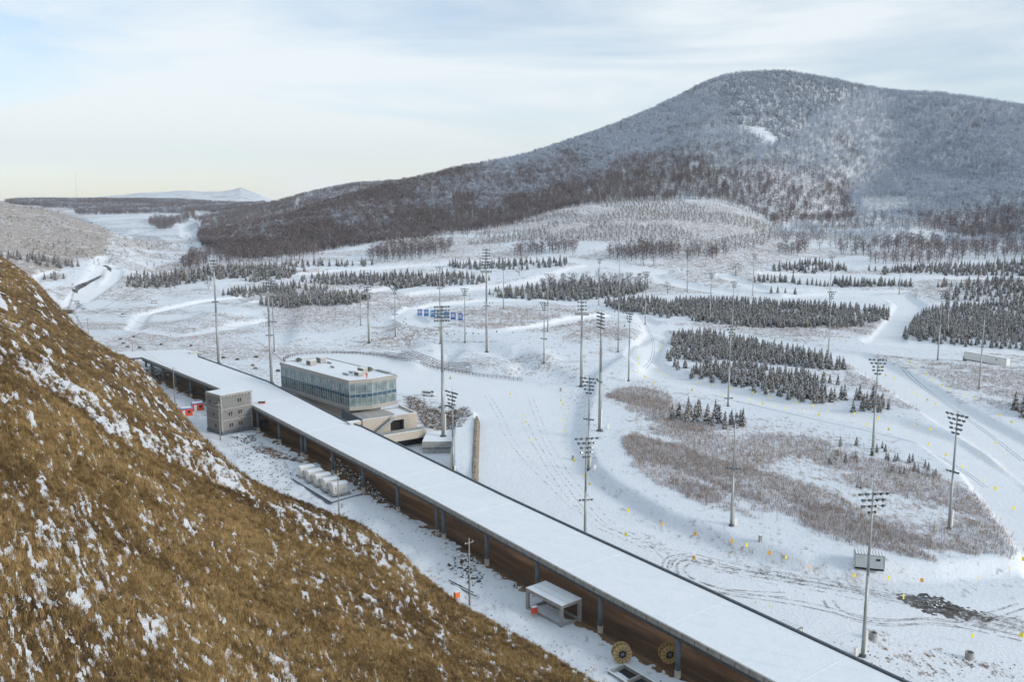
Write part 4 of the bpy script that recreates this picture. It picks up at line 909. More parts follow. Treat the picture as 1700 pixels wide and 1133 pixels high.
for i, p in enumerate(cols):
    # put each column under the near beam
    best = min((walk(NEo, s*tot/400) for s in range(401)), key=lambda q: (q-V3(p)).length); q = best; l = loc(q); zg = gz(q.x, q.y)
    if c0 is None: c0 = colm.build('column', roof, (l[0], l[1], 0), True); cb0 = colb.build('plinth', c0)
    else:
        n_ = c0.copy(); link(n_); n_.parent = roof; n_.location = (l[0], l[1], 0); m_ = cb0.copy(); link(m_); m_.parent = n_
FEo = offs(FE, .9); totf = sum((V3(c)-V3(a)).length for a, c in zip(FEo[:-1], FEo[1:]))
for k in range(20):
    q = walk(FEo, 12+k*17.0)
    if q.y < 345: l = loc(q); n_ = c0.copy(); link(n_); n_.parent = roof; n_.location = (l[0], l[1], 0); m_ = cb0.copy(); link(m_); m_.parent = n_
b = MB()      # cross beams under the slab
for i, p in enumerate(cols):
    a = min((walk(NEo, s*tot/400) for s in range(401)), key=lambda q: (q-V3(p)).length); f = min((walk(FEo, s*totf/400) for s in range(401)), key=lambda q: (q-V3(a)).length); b.wallq(loc(a), loc(f), DZ-1.2, DZ-.47, .4, 'concrete_dark')
b.build('cross_beams', roof)
b = MB()      # stair heads cut into the far edge
for p, rz in ((pz(588, 704, DZ), .62), (pz(322, 587, DZ), .62)):
    l = loc(p); b.box((l[0], l[1], DZ-.3), (3.4, 2.0, .9), 'concrete_pale', rz); b.box((l[0], l[1], DZ+.6), (3.6, 2.2, .06), 'snow', rz)
b.build('stair_head', roof)

def face_prism(b, pts, z0, z1, mat, mtop=None): b.prism([(p[0], p[1]) for p in pts], z0, z1, mat, mtop)
# ---- three storey block
pF, pR_, pL_ = pz(369, 724), pz(420, 713), pz(352, 711.5)
e1 = (pR_-pF); w1 = e1.length; e1.normalize(); e2 = V3((-e1.y, e1.x, 0)); dpt = 8.0
BH = 11.6
blk = thing('concrete_block_house', 'unfinished three storey grey blockwork building with small paired windows beside the long roof', 'building', tuple(pF), math.atan2(e1.y, e1.x))
def brickm():
    m, t, b = newmat('grey_blockwork'); c = coord(t); br = N(t, 'ShaderNodeTexBrick'); br.inputs['Scale'].default_value = 1; br.inputs['Brick Width'].default_value = .6; br.inputs['Row Height'].default_value = .28; br.inputs['Mortar Size'].default_value = .02
    br.inputs['Color1'].default_value = (.19, .195, .20, 1); br.inputs['Color2'].default_value = (.26, .262, .265, 1); br.inputs['Mortar'].default_value = (.14, .14, .14, 1)
    mpn = N(t, 'ShaderNodeMapping'); sp_ = N(t, 'ShaderNodeSeparateXYZ'); cb = N(t, 'ShaderNodeCombineXYZ'); t.links.new(c, sp_.inputs[0]); t.links.new(mth(t, 'ADD', sp_.outputs[0], sp_.outputs[1]), cb.inputs[0]); t.links.new(sp_.outputs[2], cb.inputs[1]); t.links.new(cb.outputs[0], br.inputs['Vector'])
    n1 = noise(t, .6, 5, .65, c); t.links.new(mixc(t, n1, br.outputs[0], (.25, .25, .25), 'MIX'), b.inputs['Base Color']); b.inputs['Roughness'].default_value = .9; return m
M['brick'] = brickm()
b = MB(); b.box((w1/2, dpt/2, -.5), (w1-.12, dpt-.12, BH), 'brick'); b.build('wall', blk)
b = MB(); b.box((w1/2, dpt/2, -.5), (w1+.3, dpt+.3, 1.6), 'concrete_col'); b.build('plinth', blk)
for x in (.22, w1-.22):
    for y in (.22, dpt-.22): MB().box((x, y, 0), (.5, .5, BH-.5), 'concrete').build('corner_column', blk)
for z in (4.0, 7.4): MB().box((w1/2, dpt/2, z), (w1+.04, dpt+.04, .42), 'concrete').build('floor_band', blk)
b = MB(); b.box((w1/2, dpt/2, BH-.5), (w1+.25, dpt+.25, .75), 'concrete'); 
for k in range(9): b.box((w1*(k+.6)/9.5, -.14, BH-.62), (.28, .06, .4), 'concrete_dark')
rf = b.build('parapet', blk); MB().box((w1/2, dpt/2, BH+.27), (w1-.2, dpt-.2, .1), 'snow').build('roof_snow', rf)
wf = MB(); wf.box((-.36, 0, -.05), (.55, .10, 1.35), 'concrete_pale'); wf.box((.36, 0, -.05), (.55, .10, 1.35), 'concrete_pale')
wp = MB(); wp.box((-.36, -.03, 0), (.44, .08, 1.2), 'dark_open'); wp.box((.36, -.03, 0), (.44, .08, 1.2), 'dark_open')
for x, z in ((w1*.60, 9.1), (w1*.29, 5.5), (w1*.60, 5.6), (w1*.30, 2.1), (w1*.60, 2.2)):
    w = wf.build('window', blk, (x, -.03, z)); wp.build('opening', w)
for y, z in ((2.4, 8.4), (5.6, 8.9), (4.0, 5.2), (3.0, 2.0)):
    w = wf.build('window', blk, (-.03, y, z)); w.rotation_euler = (0, 0, -math.pi/2); wp.build('opening', w)

# ---- glass control building
gA, gB, gC, gD, gE = [pz(*q, 14.0) for q in ((464, 603), (579, 634), (618, 631), (658, 624), (538, 593.6))]
ux = (gB-gA).normalized(); uy = V3((-ux.y, ux.x, 0)); gl = thing('glass_building', 'two storey glass walled building with beige fascias and a snow covered roof', 'building', (gA.x, gA.y, 0), math.atan2(ux.y, ux.x))
def gl2(p): d = p-gA; return (d.dot(ux), d.dot(uy))
A2, B2, C2, D2, E2 = [gl2(V3((p.x, p.y, gA.z))) for p in (gA, gB, gC, gD, gE)]
wd = (gl2(gD)[1]+gl2(gE)[1])/2; foot_ = [(0, 0), B2, C2, (D2[0], wd), (0, wd)]
z0, z1 = 5.0, 14.0
core = [(4, 3), (B2[0]-5, 3), (C2[0]-5, 6), (D2[0]-5, wd-3), (4, wd-3)]
b = MB(); b.prism(core, -.5, z0+.05, 'beige'); b.build('base', gl)
b = MB(); b.prism(foot_, z0, z0+1.0, 'beige_shade'); b.build('lower_fascia', gl)
b = MB(); b.prism(foot_, z1-.8, z1, 'beige_shade'); rfa = b.build('roof_fascia', gl)
fi = foot_; A2_ = sum(fi[i-1][0]*fi[i][1]-fi[i][0]*fi[i-1][1] for i in range(5)); sgn = 1 if A2_ > 0 else -1
ins = inset(fi, .45*sgn); b = MB(); b.prism(ins, z1-.02, z1+.05, 'snow'); b.build('roof_snow', rfa)
b = MB()
for i in range(5): b.wallq(inset(fi, .17*sgn)[i], inset(fi, .17*sgn)[(i+1) % 5], z1-.1, z1+.22, .34, 'beige_shade')
b.build('parapet', gl)
def glassm():
    m, t, b = newmat('blue_green_glass'); b.inputs['Base Color'].default_value = (.35, .46, .50, 1); b.inputs['Roughness'].default_value = .06; b.inputs['Transmission Weight'].default_value = .35; b.inputs['IOR'].default_value = 1.5
    n1 = noise(t, .5, 2, .5, coord(t)); t.links.new(ramp(t, n1, [(.35, (.24, .33, .36)), (.65, (.50, .59, .58))]), b.inputs['Base Color']); b.inputs['Metallic'].default_value = .15; return m
def spandm():
    m, t, b = newmat('blue_spandrel_glass'); b.inputs['Base Color'].default_value = (.055, .115, .165, 1); b.inputs['Roughness'].default_value = .12; return m
M['glass'] = glassm(); M['spandrel'] = spandm(); M['mullion'] = simple('mullion_aluminium', (.50, .54, .56), .4, .1, .08, 2)
M['blinds'] = simple('interior_partition', (.30, .28, .23), .9, 0, .6, .35, 0); 
gi_ = inset(fi, .35*sgn); inner = inset(fi, 1.6*sgn)
b = MB(); b.prism(inner, z0+.9, z1-1.1, 'blinds'); b.build('interior', gl)
b = MB(); b.prism(inset(fi, .5*sgn), 9.05, 9.25, 'concrete'); b.build('floor_slab', gl)
for i in range(4 if True else 5):
    a, c = V3(gi_[i]), V3(gi_[(i+1) % 5])
    MB().wallq(a, c, z0+1.0, z1-.8, .05, 'glass').build('glazing', gl)
    sp_ = MB().wallq(a, c, 8.75, 9.85, .13, 'spandrel').build('spandrel_band', gl)
    L = (c-a).length; d = (c-a)/L; n = max(2, int(L/(1.35 if i == 0 else 1.6))); b = MB()
    for k in range(n+1):
        p = a+d*L*k/n; b.box((p.x, p.y, z0+1.0), (.09, .32, z1-z0-2.05), 'mullion', math.atan2(d.y, d.x))
    for zz in (z0+1.0, 8.68, 9.85, z1-1.15): b.wallq(a, c, zz, zz+.09, .2, 'mullion')
    b.build('mullions', gl)
    wr = random.Random(i); bb = MB()
    for k in range(n):
        if k % 4 == 2:
            for zf in (z0+2.2, z0+5.6):
                p = a+d*L*(k+.5)/n; q = V3((d.y, -d.x))*.12*sgn
                for dz in (0, .75, 1.5): bb.box((p.x+q.x, p.y+q.y, zf+dz), (L/n*.9, .08, .09), 'steel_dark', math.atan2(d.y, d.x))
    bb.build('opening_vent', gl)
# roof plant: every unit stands on the roof and is its own thing
def roofpt(x, y): p = pz(x, y, 14.05); return p
def ac_unit(x, y, w, d, h, label, louv=True, rz=None):
    p = roofpt(x, y); t = thing('rooftop_unit', label, 'air unit', tuple(p), gl.rotation_euler[2] if rz is None else rz)
    MB().box((0, 0, .1), (w, d, h), 'beige_shade').build('casing', t); MB().box((0, 0, h+.1), (w+.15, d+.15, .09), 'white').build('snowy_lid', t)
    q = MB()
    for k in range(6): q.box((0, -d/2-.02, .35+k*(h-.5)/6), (w*.7, .05, .1), 'steel_dark')
    q.build('louvre', t); MB().box((0, 0, 0), (w*.8, d*.8, .1), 'black').build('base_frame', t)
ac_unit(517, 606.5, 2.8, 2.2, 1.5, 'front beige ventilation box at the back left of the glass building roof'); ac_unit(533, 602.5, 3.0, 2.0, 1.7, 'rear beige ventilation box at the back left of the glass building roof')
ac_unit(596, 624, 2.6, 1.9, 1.1, 'low beige ventilation box nearest the front corner of the glass building roof'); ac_unit(602, 619.5, 3.4, 1.6, 1.5, 'long beige ventilation box behind the low one on the glass building roof')
for x, y, lab in ((497, 601.5, 'olive fan drum with a duct elbow at the far left end of the roof'), (614, 617, 'olive fan drum behind the worker on the glass building roof')):
    p = roofpt(x, y); t = thing('fan_unit', lab, 'fan', tuple(p), gl.rotation_euler[2]); MB().tube((-.7, 0, .8), (.7, 0, .8), .62, .62, 'olive', 14).build('drum', t); MB().box((0, 0, 0), (1.2, .8, .35), 'steel').build('stand', t); MB().tube((-.7, 0, .8), (-1.7, .1, .5), .5, .62, 'steel', 12).build('duct_mouth', t)
for x, y, L_, lab in ((552, 611, 2.2, 'low snowy duct stub in the middle of the glass building roof'), (547, 604, 2.6, 'flat snowy duct behind the ventilation boxes on the glass building roof'), (637, 619, 7, 'long silver duct along the right edge of the glass building roof'), (583, 620, 2.2, 'small pipe cluster left of the long ventilation box'), (574, 623, 3.2, 'thin curved pipe lying on the glass building roof')):
    p = roofpt(x, y); t = thing('roof_duct', lab, 'duct', tuple(p), gl.rotation_euler[2]); MB().box((0, 0, .12), (L_, .7 if L_ > 3.5 else .35, .45), 'steel').build('duct', t); MB().box((0, 0, 0), (L_*.7, .3, .12), 'black').build('foot', t)
# ---- people
def person(x, y, z, label, top, legs, rz=0.0, h=1.72, arm=.25):
    p = pz(x, y, z) if z is not None else ground_px(x, y)
    t = thing('person', label, 'person', tuple(p), rz)
    import bmesh
    me = bpy.data.meshes.new('body'); bm = bmesh.new(); J = {}
    pts = dict(pel=(0, 0, .93, .15), ch=(0, 0, 1.28, .17), nk=(0, 0, 1.46, .07), hd=(0, -.01, 1.56, .085), top=(0, -.01, 1.66, .09), ls=(-.19, 0, 1.38, .07), le=(-.25-arm*.1, -.02, 1.13, .05), lh=(-.24-arm*.2, -.12, .9, .035),
               rs=(.19, 0, 1.38, .07), re=(.25+arm*.1, .02, 1.13, .05), rh=(.24+arm*.2, -.1, .9, .035), lk=(-.11, -.03, .5, .07), lf=(-.12, .02, .08, .05), lt=(-.12, -.14, .04, .04), rk=(.11, -.05, .5, .07), rf=(.13, .03, .08, .05), rt=(.13, -.13, .04, .04))
    for k_, v in pts.items(): J[k_] = bm.verts.new(v[:3])
    for a, c in (('pel', 'ch'), ('ch', 'nk'), ('nk', 'hd'), ('hd', 'top'), ('ch', 'ls'), ('ls', 'le'), ('le', 'lh'), ('ch', 'rs'), ('rs', 're'), ('re', 'rh'), ('pel', 'lk'), ('lk', 'lf'), ('lf', 'lt'), ('pel', 'rk'), ('rk', 'rf'), ('rf', 'rt')): bm.edges.new((J[a], J[c]))
    bm.verts.index_update(); idx = {k_: v.index for k_, v in J.items()}; bm.to_mesh(me); bm.free(); o = link(bpy.data.objects.new('body', me)); o.parent = t
    md = o.modifiers.new('skin', 'SKIN'); 
    for k_, v in pts.items(): sv = me.skin_vertices[0].data[idx[k_]]; sv.radius = (v[3], v[3]); sv.use_root = k_ == 'pel'
    o.modifiers.new('sub', 'SUBSURF').levels = 1; me.materials.append(M['skin'])
    c = MB(); c.tube((0, 0, .86), (0, 0, 1.2), .19, .2, top, 10); c.tube((0, 0, 1.2), (0, 0, 1.46), .21, .11, top, 10)
    for s in (-1, 1): c.tube((s*.19, 0, 1.40), (s*.28, 0, 1.13), .085, .07, top, 8); c.tube((s*.28, 0, 1.13), (s*.29, -.10, .93), .07, .055, top, 8)
    c.build('jacket', t, None, True); l = MB()
    for s in (-1, 1): l.tube((s*.09, 0, .93), (s*.11, -.04, .5), .115, .09, legs, 8); l.tube((s*.11, -.04, .5), (s*.125, .02, .08), .09, .065, legs, 8)
    l.build('trousers', t, None, True); hb = MB(); hb.tube((0, -.01, 1.6), (0, -.01, 1.71), .105, .05, 'red' if top == 'red' else 'yellow', 10); hb.build('helmet', t); return t
person(609, 628.5, 14.05, 'worker in red overalls standing on the snowy roof of the glass building', 'red', 'red')
person(747.5, 630, None, 'person in a yellow green vest walking on the open snow behind the white van', 'hivis', 'trouser', 1)
person(754.5, 675.5, None, 'person in dark blue on the muddy tracks right of the glass building', 'trouser', 'trouser', 2) if False else None
person(681, 679, None, 'person in dark blue on the muddy snow right of the glass building', 'blue', 'trouser', 2)

# ---- concrete podium, walls and stair next to the glass building
wl, wr_ = pz(602, 698, 5.0), pz(692.5, 685.5, 5.0)
pd = (V3((wr_.x, wr_.y, 0))-V3((wl.x, wl.y, 0))); PL = pd.length; pd.normalize(); pn = V3((-pd.y, pd.x, 0))
pod = thing('podium_building', 'low beige walled podium with a dark doorway under the glass building', 'building', (wl.x, wl.y, 0), math.atan2(pd.y, pd.x))
fx = PL
b = MB(); t_ = 1.0
b.box((fx*.25, .2, -3.4), (fx*.5, .4, 8.4), 'beige'); b.box((fx*.875, .2, -3.4), (fx*.25, .4, 8.4), 'beige'); b.box((fx*.625, .2, 3.6), (fx*.25, .4, 1.4), 'beige'); b.box((fx*.625, .2, -3.4), (fx*.25, .4, 3.9), 'beige')
b.box((fx-.2, 12.4/2, -1), (.4, 12, 6.0), 'beige'); b.box((.2, 8.4, -1), (.4, 16, 6.0), 'concrete_col'); b.build('wall', pod)
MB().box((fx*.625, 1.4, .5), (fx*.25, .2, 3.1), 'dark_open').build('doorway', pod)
b = MB(); b.box((fx/2, 6.3, 4.0), (fx-.9, 11.6, .3), 'concrete'); b.box((fx*.45, 7.0, 4.3), (fx*.5, 5.5, .06), 'beige_shade'); b.build('terrace_floor', pod)
b = MB(); b.box((fx/2, .2, 5.003), (fx, .44, .07), 'snow'); b.box((fx-.2, 6.4, 5.003), (.44, 11.8, .07), 'snow'); b.box((fx*.82, 6.5, 4.304), (fx*.3, 9, .05), 'snow'); b.box((fx*.4, 1.6, 4.304), (fx*.75, 2, .05), 'snow'); b.build('snow_cap', pod)
b = MB()
for k in range(14): b.box((fx*.50-k*.62, -1.0, 4.2-k*.42), (.66, 1.5, .18), 'concrete_pale')
for s in (-.3, -1.75):
    b.add([(fx*.53, s, 4.3), (fx*.53, s-.06, 4.3), (fx*.53-8.9, s-.06, -1.6), (fx*.53-8.9, s, -1.6), (fx*.53, s, 5.3), (fx*.53, s-.06, 5.3), (fx*.53-8.9, s-.06, -.6), (fx*.53-8.9, s, -.6)], [(0, 1, 2, 3), (4, 7, 6, 5), (0, 4, 5, 1), (3, 2, 6, 7), (0, 3, 7, 4), (1, 5, 6, 2)], 'steel')
b.box((fx*.55, -1.0, 4.15), (1.6, 1.6, .2), 'concrete_pale'); b.build('stair', pod)
wa, wb = pz(622, 727, 1.2), pz(709.7, 712.7, 1.2)
rw = thing('ramp_wall', 'long beige wall with snowy top above a dark basement opening', 'wall', (wa.x, wa.y, 0), math.atan2(wb.y-wa.y, wb.x-wa.x)); rl = math.hypot(wb.x-wa.x, wb.y-wa.y)
b = MB(); b.box((rl/2, .25, -1.1), (rl, .5, 2.3), 'beige'); b.box((rl*.2, .25, -4.2), (rl*.4, .5, 3.08), 'beige'); b.box((rl*.5, 2.2, 1.0), (rl, 3.6, .15), 'concrete'); b.build('wall', rw)
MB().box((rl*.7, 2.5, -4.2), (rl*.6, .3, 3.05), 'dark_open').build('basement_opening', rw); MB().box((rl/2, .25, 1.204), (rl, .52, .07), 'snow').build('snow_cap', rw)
q1, q2, q3, q4 = pz(701, 734), pz(750.5, 733.5), pz(757, 713.5), pz(708, 718.5)
pl = thing('retaining_block', 'grey concrete retaining block with a flat snowy top at the foot of the tall mast', 'wall', tuple(q1)); l_ = lambda p: (p.x-q1.x, p.y-q1.y)
b = MB(); b.prism([l_(q1), l_(q2), l_(q3), l_(q4)], -3.9, 0, 'concrete'); b.build('wall', pl); b = MB(); b.wallq(l_(q1), l_(q2), -1.95, -1.85, .56, 'concrete_dark'); b.build('joint', pl)
b = MB(); b.prism([l_(q1), l_(q2), l_(q3), l_(q4)], .02, .09, 'snow'); b.build('snow_cap', pl)
a_, c_ = pz(750, 746), pz(746.5, 786)
sw = MB().wallq((0, 0), (c_.x-a_.x, c_.y-a_.y), -3.5, .6, .35, 'beige').build('side_wall', None, (a_.x, a_.y, 0)); tag(sw, 'narrow pale side wall between the snowy yard and the strip with the short mast', 'wall')
def stonem():
    m, t, b = newmat('rubble_stone_wall'); v = N(t, 'ShaderNodeTexVoronoi'); v.inputs['Scale'].default_value = 2.2; t.links.new(coord(t), v.inputs['Vector']); s_ = N(t, 'ShaderNodeSeparateColor'); t.links.new(v.outputs['Color'], s_.inputs[0])
    t.links.new(ramp(t, s_.outputs[0], [(.2, (.14, .11, .075)), (.5, (.26, .21, .15)), (.8, (.38, .33, .26))]), b.inputs['Base Color']); b.inputs['Roughness'].default_value = .9; bump(t, b, v.outputs['Distance'], .9, .15); return m
M['stone'] = stonem()
g1, g2, g3 = pz(797.5, 702), pz(796, 760), pz(795, 806)
sb = MB(); gp = [g1, g2, g3]
for a, c in zip(gp[:-1], gp[1:]):
    d = (c-a).normalized(); n_ = V3((d.y, -d.x, 0)); n_ = n_ if n_.x < 0 else -n_; o_ = a-g1; o2 = c-g1
    sb.add([tuple(o_+V3((0, 0, -.3))), tuple(o2+V3((0, 0, -.3))), tuple(o2+n_*.9+V3((0, 0, 2.1))), tuple(o_+n_*.9+V3((0, 0, 2.1))), tuple(o_+n_*1.5+V3((0, 0, -.3))), tuple(o2+n_*1.5+V3((0, 0, -.3))), tuple(o2+n_*1.5+V3((0, 0, 2.1))), tuple(o_+n_*1.5+V3((0, 0, 2.1)))], [(0, 1, 2, 3), (3, 2, 6, 7), (4, 7, 6, 5), (0, 3, 7, 4), (1, 5, 6, 2)], 'stone')
tag(sb.build('stone_wall', None, tuple(g1)), 'leaning rubble stone wall along the left side of the stadium snow', 'wall')

# ---- five transformer cabinets
ca, cb_ = pz(500, 795), pz(554, 824.2); cr = pz(578, 820) - cb_; cl = pz(545.3, 821)-cb_; W_, D_ = cr.length, max(2.6, cl.length); rzc = math.atan2(cr.y, cr.x)
names = ['farthest from the camera', 'second from the far end', 'in the middle', 'second from the near end', 'nearest the camera']
cabm = None
for i in range(5):
    p = ca+(cb_-ca)*i/4
    if cabm is None:
        t = thing('transformer_cabinet', 'x', 'cabinet', tuple(p), rzc, 'white cabinets in a row'); y1 = D_*.95
        b = MB(); pr = [(0, 0), (0, 2.2)]+[(y1*k/6, 2.2+.2*math.sin(math.pi*k/6)) for k in range(1, 6)]+[(y1, 2.2), (y1, 0)]
        vs = [(0, y, z+.35) for y, z in pr]+[(W_, y, z+.35) for y, z in pr]; n = len(pr)
        b.add(vs, [tuple(range(n)), tuple(range(2*n-1, n-1, -1))]+[(k, n+k, n+(k+1) % n, (k+1) % n) for k in range(n)], 'white_metal'); b.build('casing', t)
        pr2 = [(-.12, 2.5), (-.12, 2.6)]+[(y1*k/6, 2.62+.2*math.sin(math.pi*k/6)) for k in range(1, 6)]+[(y1+.12, 2.6), (y1+.12, 2.5)]; n = len(pr2)
        b = MB(); b.add([(-.1, y, z) for y, z in pr2]+[(W_+.1, y, z) for y, z in pr2], [tuple(range(n)), tuple(range(2*n-1, n-1, -1))]+[(k, n+k, n+(k+1) % n, (k+1) % n) for k in range(n)], 'snow'); b.build('snowy_lid', t)
        b = MB(); b.box((.55, -.02, 1.6), (.22, .05, .3), 'steel_dark'); b.box((.55, -.02, 1.1), (.18, .05, .22), 'steel_dark'); b.box((2.4, -.02, 1.4), (.5, .05, .06), 'steel_dark'); b.box((W_/2, -.012, .5), (.03, .03, 2.0), 'steel'); b.build('door_fittings', t)
        MB().box((W_/2, y1/2-.2, .16), (W_+1.0, y1+1.1, .2), 'concrete').build('platform', t); cabm = t; t['label'] = 'white curved roof metal cabinet, '+names[i]+' of a row of five'
    else: dup(cabm, tuple(p), rzc, 'white curved roof metal cabinet, '+names[i]+' of a row of five')
kb = thing('low_kerb', 'thin double kerb line around the row of white cabinets', 'kerb', tuple(pz(486, 797)))
kp = [pz(486, 796), pz(550, 834.5), pz(602, 820)]; b = MB()
for a, c in zip(kp[:-1], kp[1:]): b.wallq((a.x-kp[0].x, a.y-kp[0].y), (c.x-kp[0].x, c.y-kp[0].y), -.3, .22, .14, 'concrete_col')
b.build('kerb', kb); b = MB(); b.wallq((.6, -.9), (pz(549, 837).x-kp[0].x, pz(549, 837).y-kp[0].y), -.3, .22, .12, 'concrete_col'); b.build('outer_kerb', kb)
# ---- open concrete frame with a snowy roof
f1, f2, f3 = pz(872.7, 1012), pz(931.5, 1044), pz(968, 1032); ex = (f2-f1); LX = ex.length; ex.normalize(); LY = (f3-f2).length
pv = thing('concrete_frame_shelter', 'small open concrete frame shelter with a flat snow covered top', 'shelter', tuple(f1), math.atan2(ex.y, ex.x)); HP = 3.6
for x in (.25, LX-.25):
    for y in (.25, LY-.25): MB().box((x, y, -.8), (.5, .5, HP+.4), 'concrete').build('post', pv)
b = MB()
for y in (.25, LY-.25): b.box((LX/2, y, HP-.4), (LX-.003, .5, .5), 'concrete')
for x in (.25, LX-.25): b.box((x, LY/2, HP-.4), (.5, LY-1.0, .498), 'concrete')
b.box((LX/2, LY/2, HP-.1), (LX-1.02, LY-1.02, .16), 'concrete'); b.build('roof', pv)
b = MB()
for y in (.25, LY-.25): b.box((LX/2, y, 0), (LX-.9, .3, .35), 'concrete')
for x in (.25, LX-.25): b.box((x, LY/2, 0), (.3, LY-1.0, .352), 'concrete')
b.build('base_beam', pv)
b = MB(); w3 = LY/3
for k in range(3): b.box((LX/2, w3*(k+.5), HP+.104), (LX+.05, w3-.1, .1), 'snow')
b.build('roof_snow', pv)
# ---- cable reels
def reel(x, y, label, rz):
    p = pz(x, y, 1.45); t = thing('cable_reel', label, 'cable reel', (p.x, p.y, gz(p.x, p.y)+.02), rz, 'wooden cable reels'); Rr = 1.45
    for s in (-.55, .55):
        b = MB(); n = 28; vs = []
        for k in range(n):
            a = 2*math.pi*k/n; vs += [(math.cos(a)*Rr, s-.06, Rr+math.sin(a)*Rr), (math.cos(a)*.62, s-.06, Rr+math.sin(a)*.62), (math.cos(a)*Rr, s+.06, Rr+math.sin(a)*Rr), (math.cos(a)*.62, s+.06, Rr+math.sin(a)*.62)]
        fs = []
        for k in range(n):
            a, c = 4*k, 4*((k+1) % n); fs += [(a, c, c+1, a+1), (a+2, a+3, c+3, c+2), (a, a+2, c+2, c), (a+1, c+1, c+3, a+3)]
        b.add(vs, fs, 'wood_reel')
        for k in range(12):
            a = 2*math.pi*k/12; b.tube((math.cos(a)*.3, s-.09, Rr+math.sin(a)*.3), (math.cos(a)*Rr*.98, s-.09, Rr+math.sin(a)*Rr*.98), .035, .035, 'black', 5)
        b.build('flange', t)
    MB().tube((0, -.5, Rr), (0, .5, Rr), .72, .72, 'black', 20).build('cable_drum', t); b = MB(); b.tube((0, -.68, Rr), (0, .68, Rr), .1, .1, 'steel', 8)
    for k in range(3): a = math.pi*k/3; b.tube((math.cos(a)*.6, -.62, Rr+math.sin(a)*.6), (-math.cos(a)*.6, -.62, Rr-math.sin(a)*.6), .05, .05, 'steel', 6)
    b.build('axle', t)
reel(1032, 1085, 'wooden cable reel standing on the snow near the open pit', .12); reel(1110, 1082, 'wooden cable reel in the shade behind a roof column', .2)
# ---- open concrete pit
h1, h2, h3 = pz(1008.5, 1115, .6), pz(1037, 1103, .6), pz(1064, 1119, .6); ex = (h3-h2); ey = (h2-h1); rz = math.atan2(ex.y, ex.x); W2 = ey.length
pt = thing('concrete_pit', 'open rectangular concrete pit with thin walls at the bottom edge', 'pit', (h1.x, h1.y, 0), rz); b = MB()
for y in (.12, W2-.12): b.box((4.5, y, -1.5), (9.0, .24, 2.1), 'concrete')
for x in (.12, 3.6, 8.88): b.box((x, W2/2, -1.5), (.24, W2-.48, 2.097), 'concrete')
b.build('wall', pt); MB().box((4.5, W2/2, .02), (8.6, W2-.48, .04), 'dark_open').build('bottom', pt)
b = MB()
for y in (.12, W2-.12): b.box((4.5, y, .604), (9, .24, .05), 'snow')
b.build('snow_rim', pt)
# ---- red electrical boxes
for x, y, s, lab in ((887, 1024, .95, 'red electrical box on thin legs beside the concrete frame shelter'), (758.5, 998, .9, 'orange red electrical box at the edge of the grassy slope'), (612, 0, 0, '')):
    if s == 0: continue
    p = ground_px(x, y); z = top_ground(p.x, p.y)
    t = thing('electrical_box', lab, 'box', (p.x, p.y, z), .6); MB().box((0, 0, .55), (s, .6, s*1.15), 'red' if x > 800 else 'orange').build('box', t); MB().box((0, 0, .55+s*1.15), (s+.05, .65, .08), 'snow').build('snow_cap', t); b = MB()
    for sx_ in (-1, 1):
        for sy_ in (-1, 1): b.tube((sx_*s*.4, sy_*.25, .55), (sx_*s*.5, sy_*.4, -.2), .03, .03, 'red', 5)
    b.build('legs', t)
# ---- huts with blue roofs behind the brow
for x, y, lab, rc in ((309, 690, 'small red site hut with a blue roof half hidden by the slope', .5), (328, 681, 'second red site hut with a blue roof right behind the first', .5), (216, 606, 'blue roofed hut seen under the far end of the long roof', .4)):
    p = ground_px(x, y) if y > 610 else pz(216, 606, 0); t = thing('site_hut', lab, 'hut', tuple(p), rc)
    MB().box((0, 0, -.3), (3.6, 2.4, 2.6), 'red').build('wall', t); MB().box((0, 0, 2.3), (4.0, 2.8, .25), 'blue_roof').build('roof', t); MB().box((0, 0, 2.554), (3.2, 2.1, .06), 'snow').build('roof_snow', t)
    MB().box((-.8, -1.22, 0), (.8, .06, 1.9), 'white').build('door', t); MB().box((.8, -1.22, .9), (.9, .06, .8), 'glass_dark').build('window', t)
for x, y, w, d, h, lab, mat in ((244, 627, 5.5, 4, 3.4, 'small concrete frame shelter half hidden by the brow beside the long roof', 'concrete'), (141, 562, 3.2, 2.2, 2.2, 'tiny beige hut on the brow between two utility poles', 'beige'), (829, 493, 7, 3, 2.8, 'pair of small white cabins at the edge of the inner plantation', 'white_metal')):
    p = ground_px(x, y); z = top_ground(p.x, p.y); t = thing('small_hut', lab, 'hut', (p.x, p.y, z), .5 if x < 800 else .1)
    if mat == 'concrete':
        b = MB(); [b.box((sx_*w*.45, sy_*d*.45, 0), (.4, .4, h), 'concrete') for sx_ in (-1, 1) for sy_ in (-1, 1)]; b.build('posts', t)
    else: MB().box((0, 0, -.5), (w, d, h+.5), mat).build('wall', t); MB().box((w*.2, -d/2-.02, .1), (.8, .06, 1.7), 'steel_dark').build('door', t)
    MB().box((0, 0, h), (w+.3, d+.3, .22), 'concrete_pale').build('roof', t); MB().box((0, 0, h+.224), (w+.1, d+.1, .1), 'snow').build('roof_snow', t)
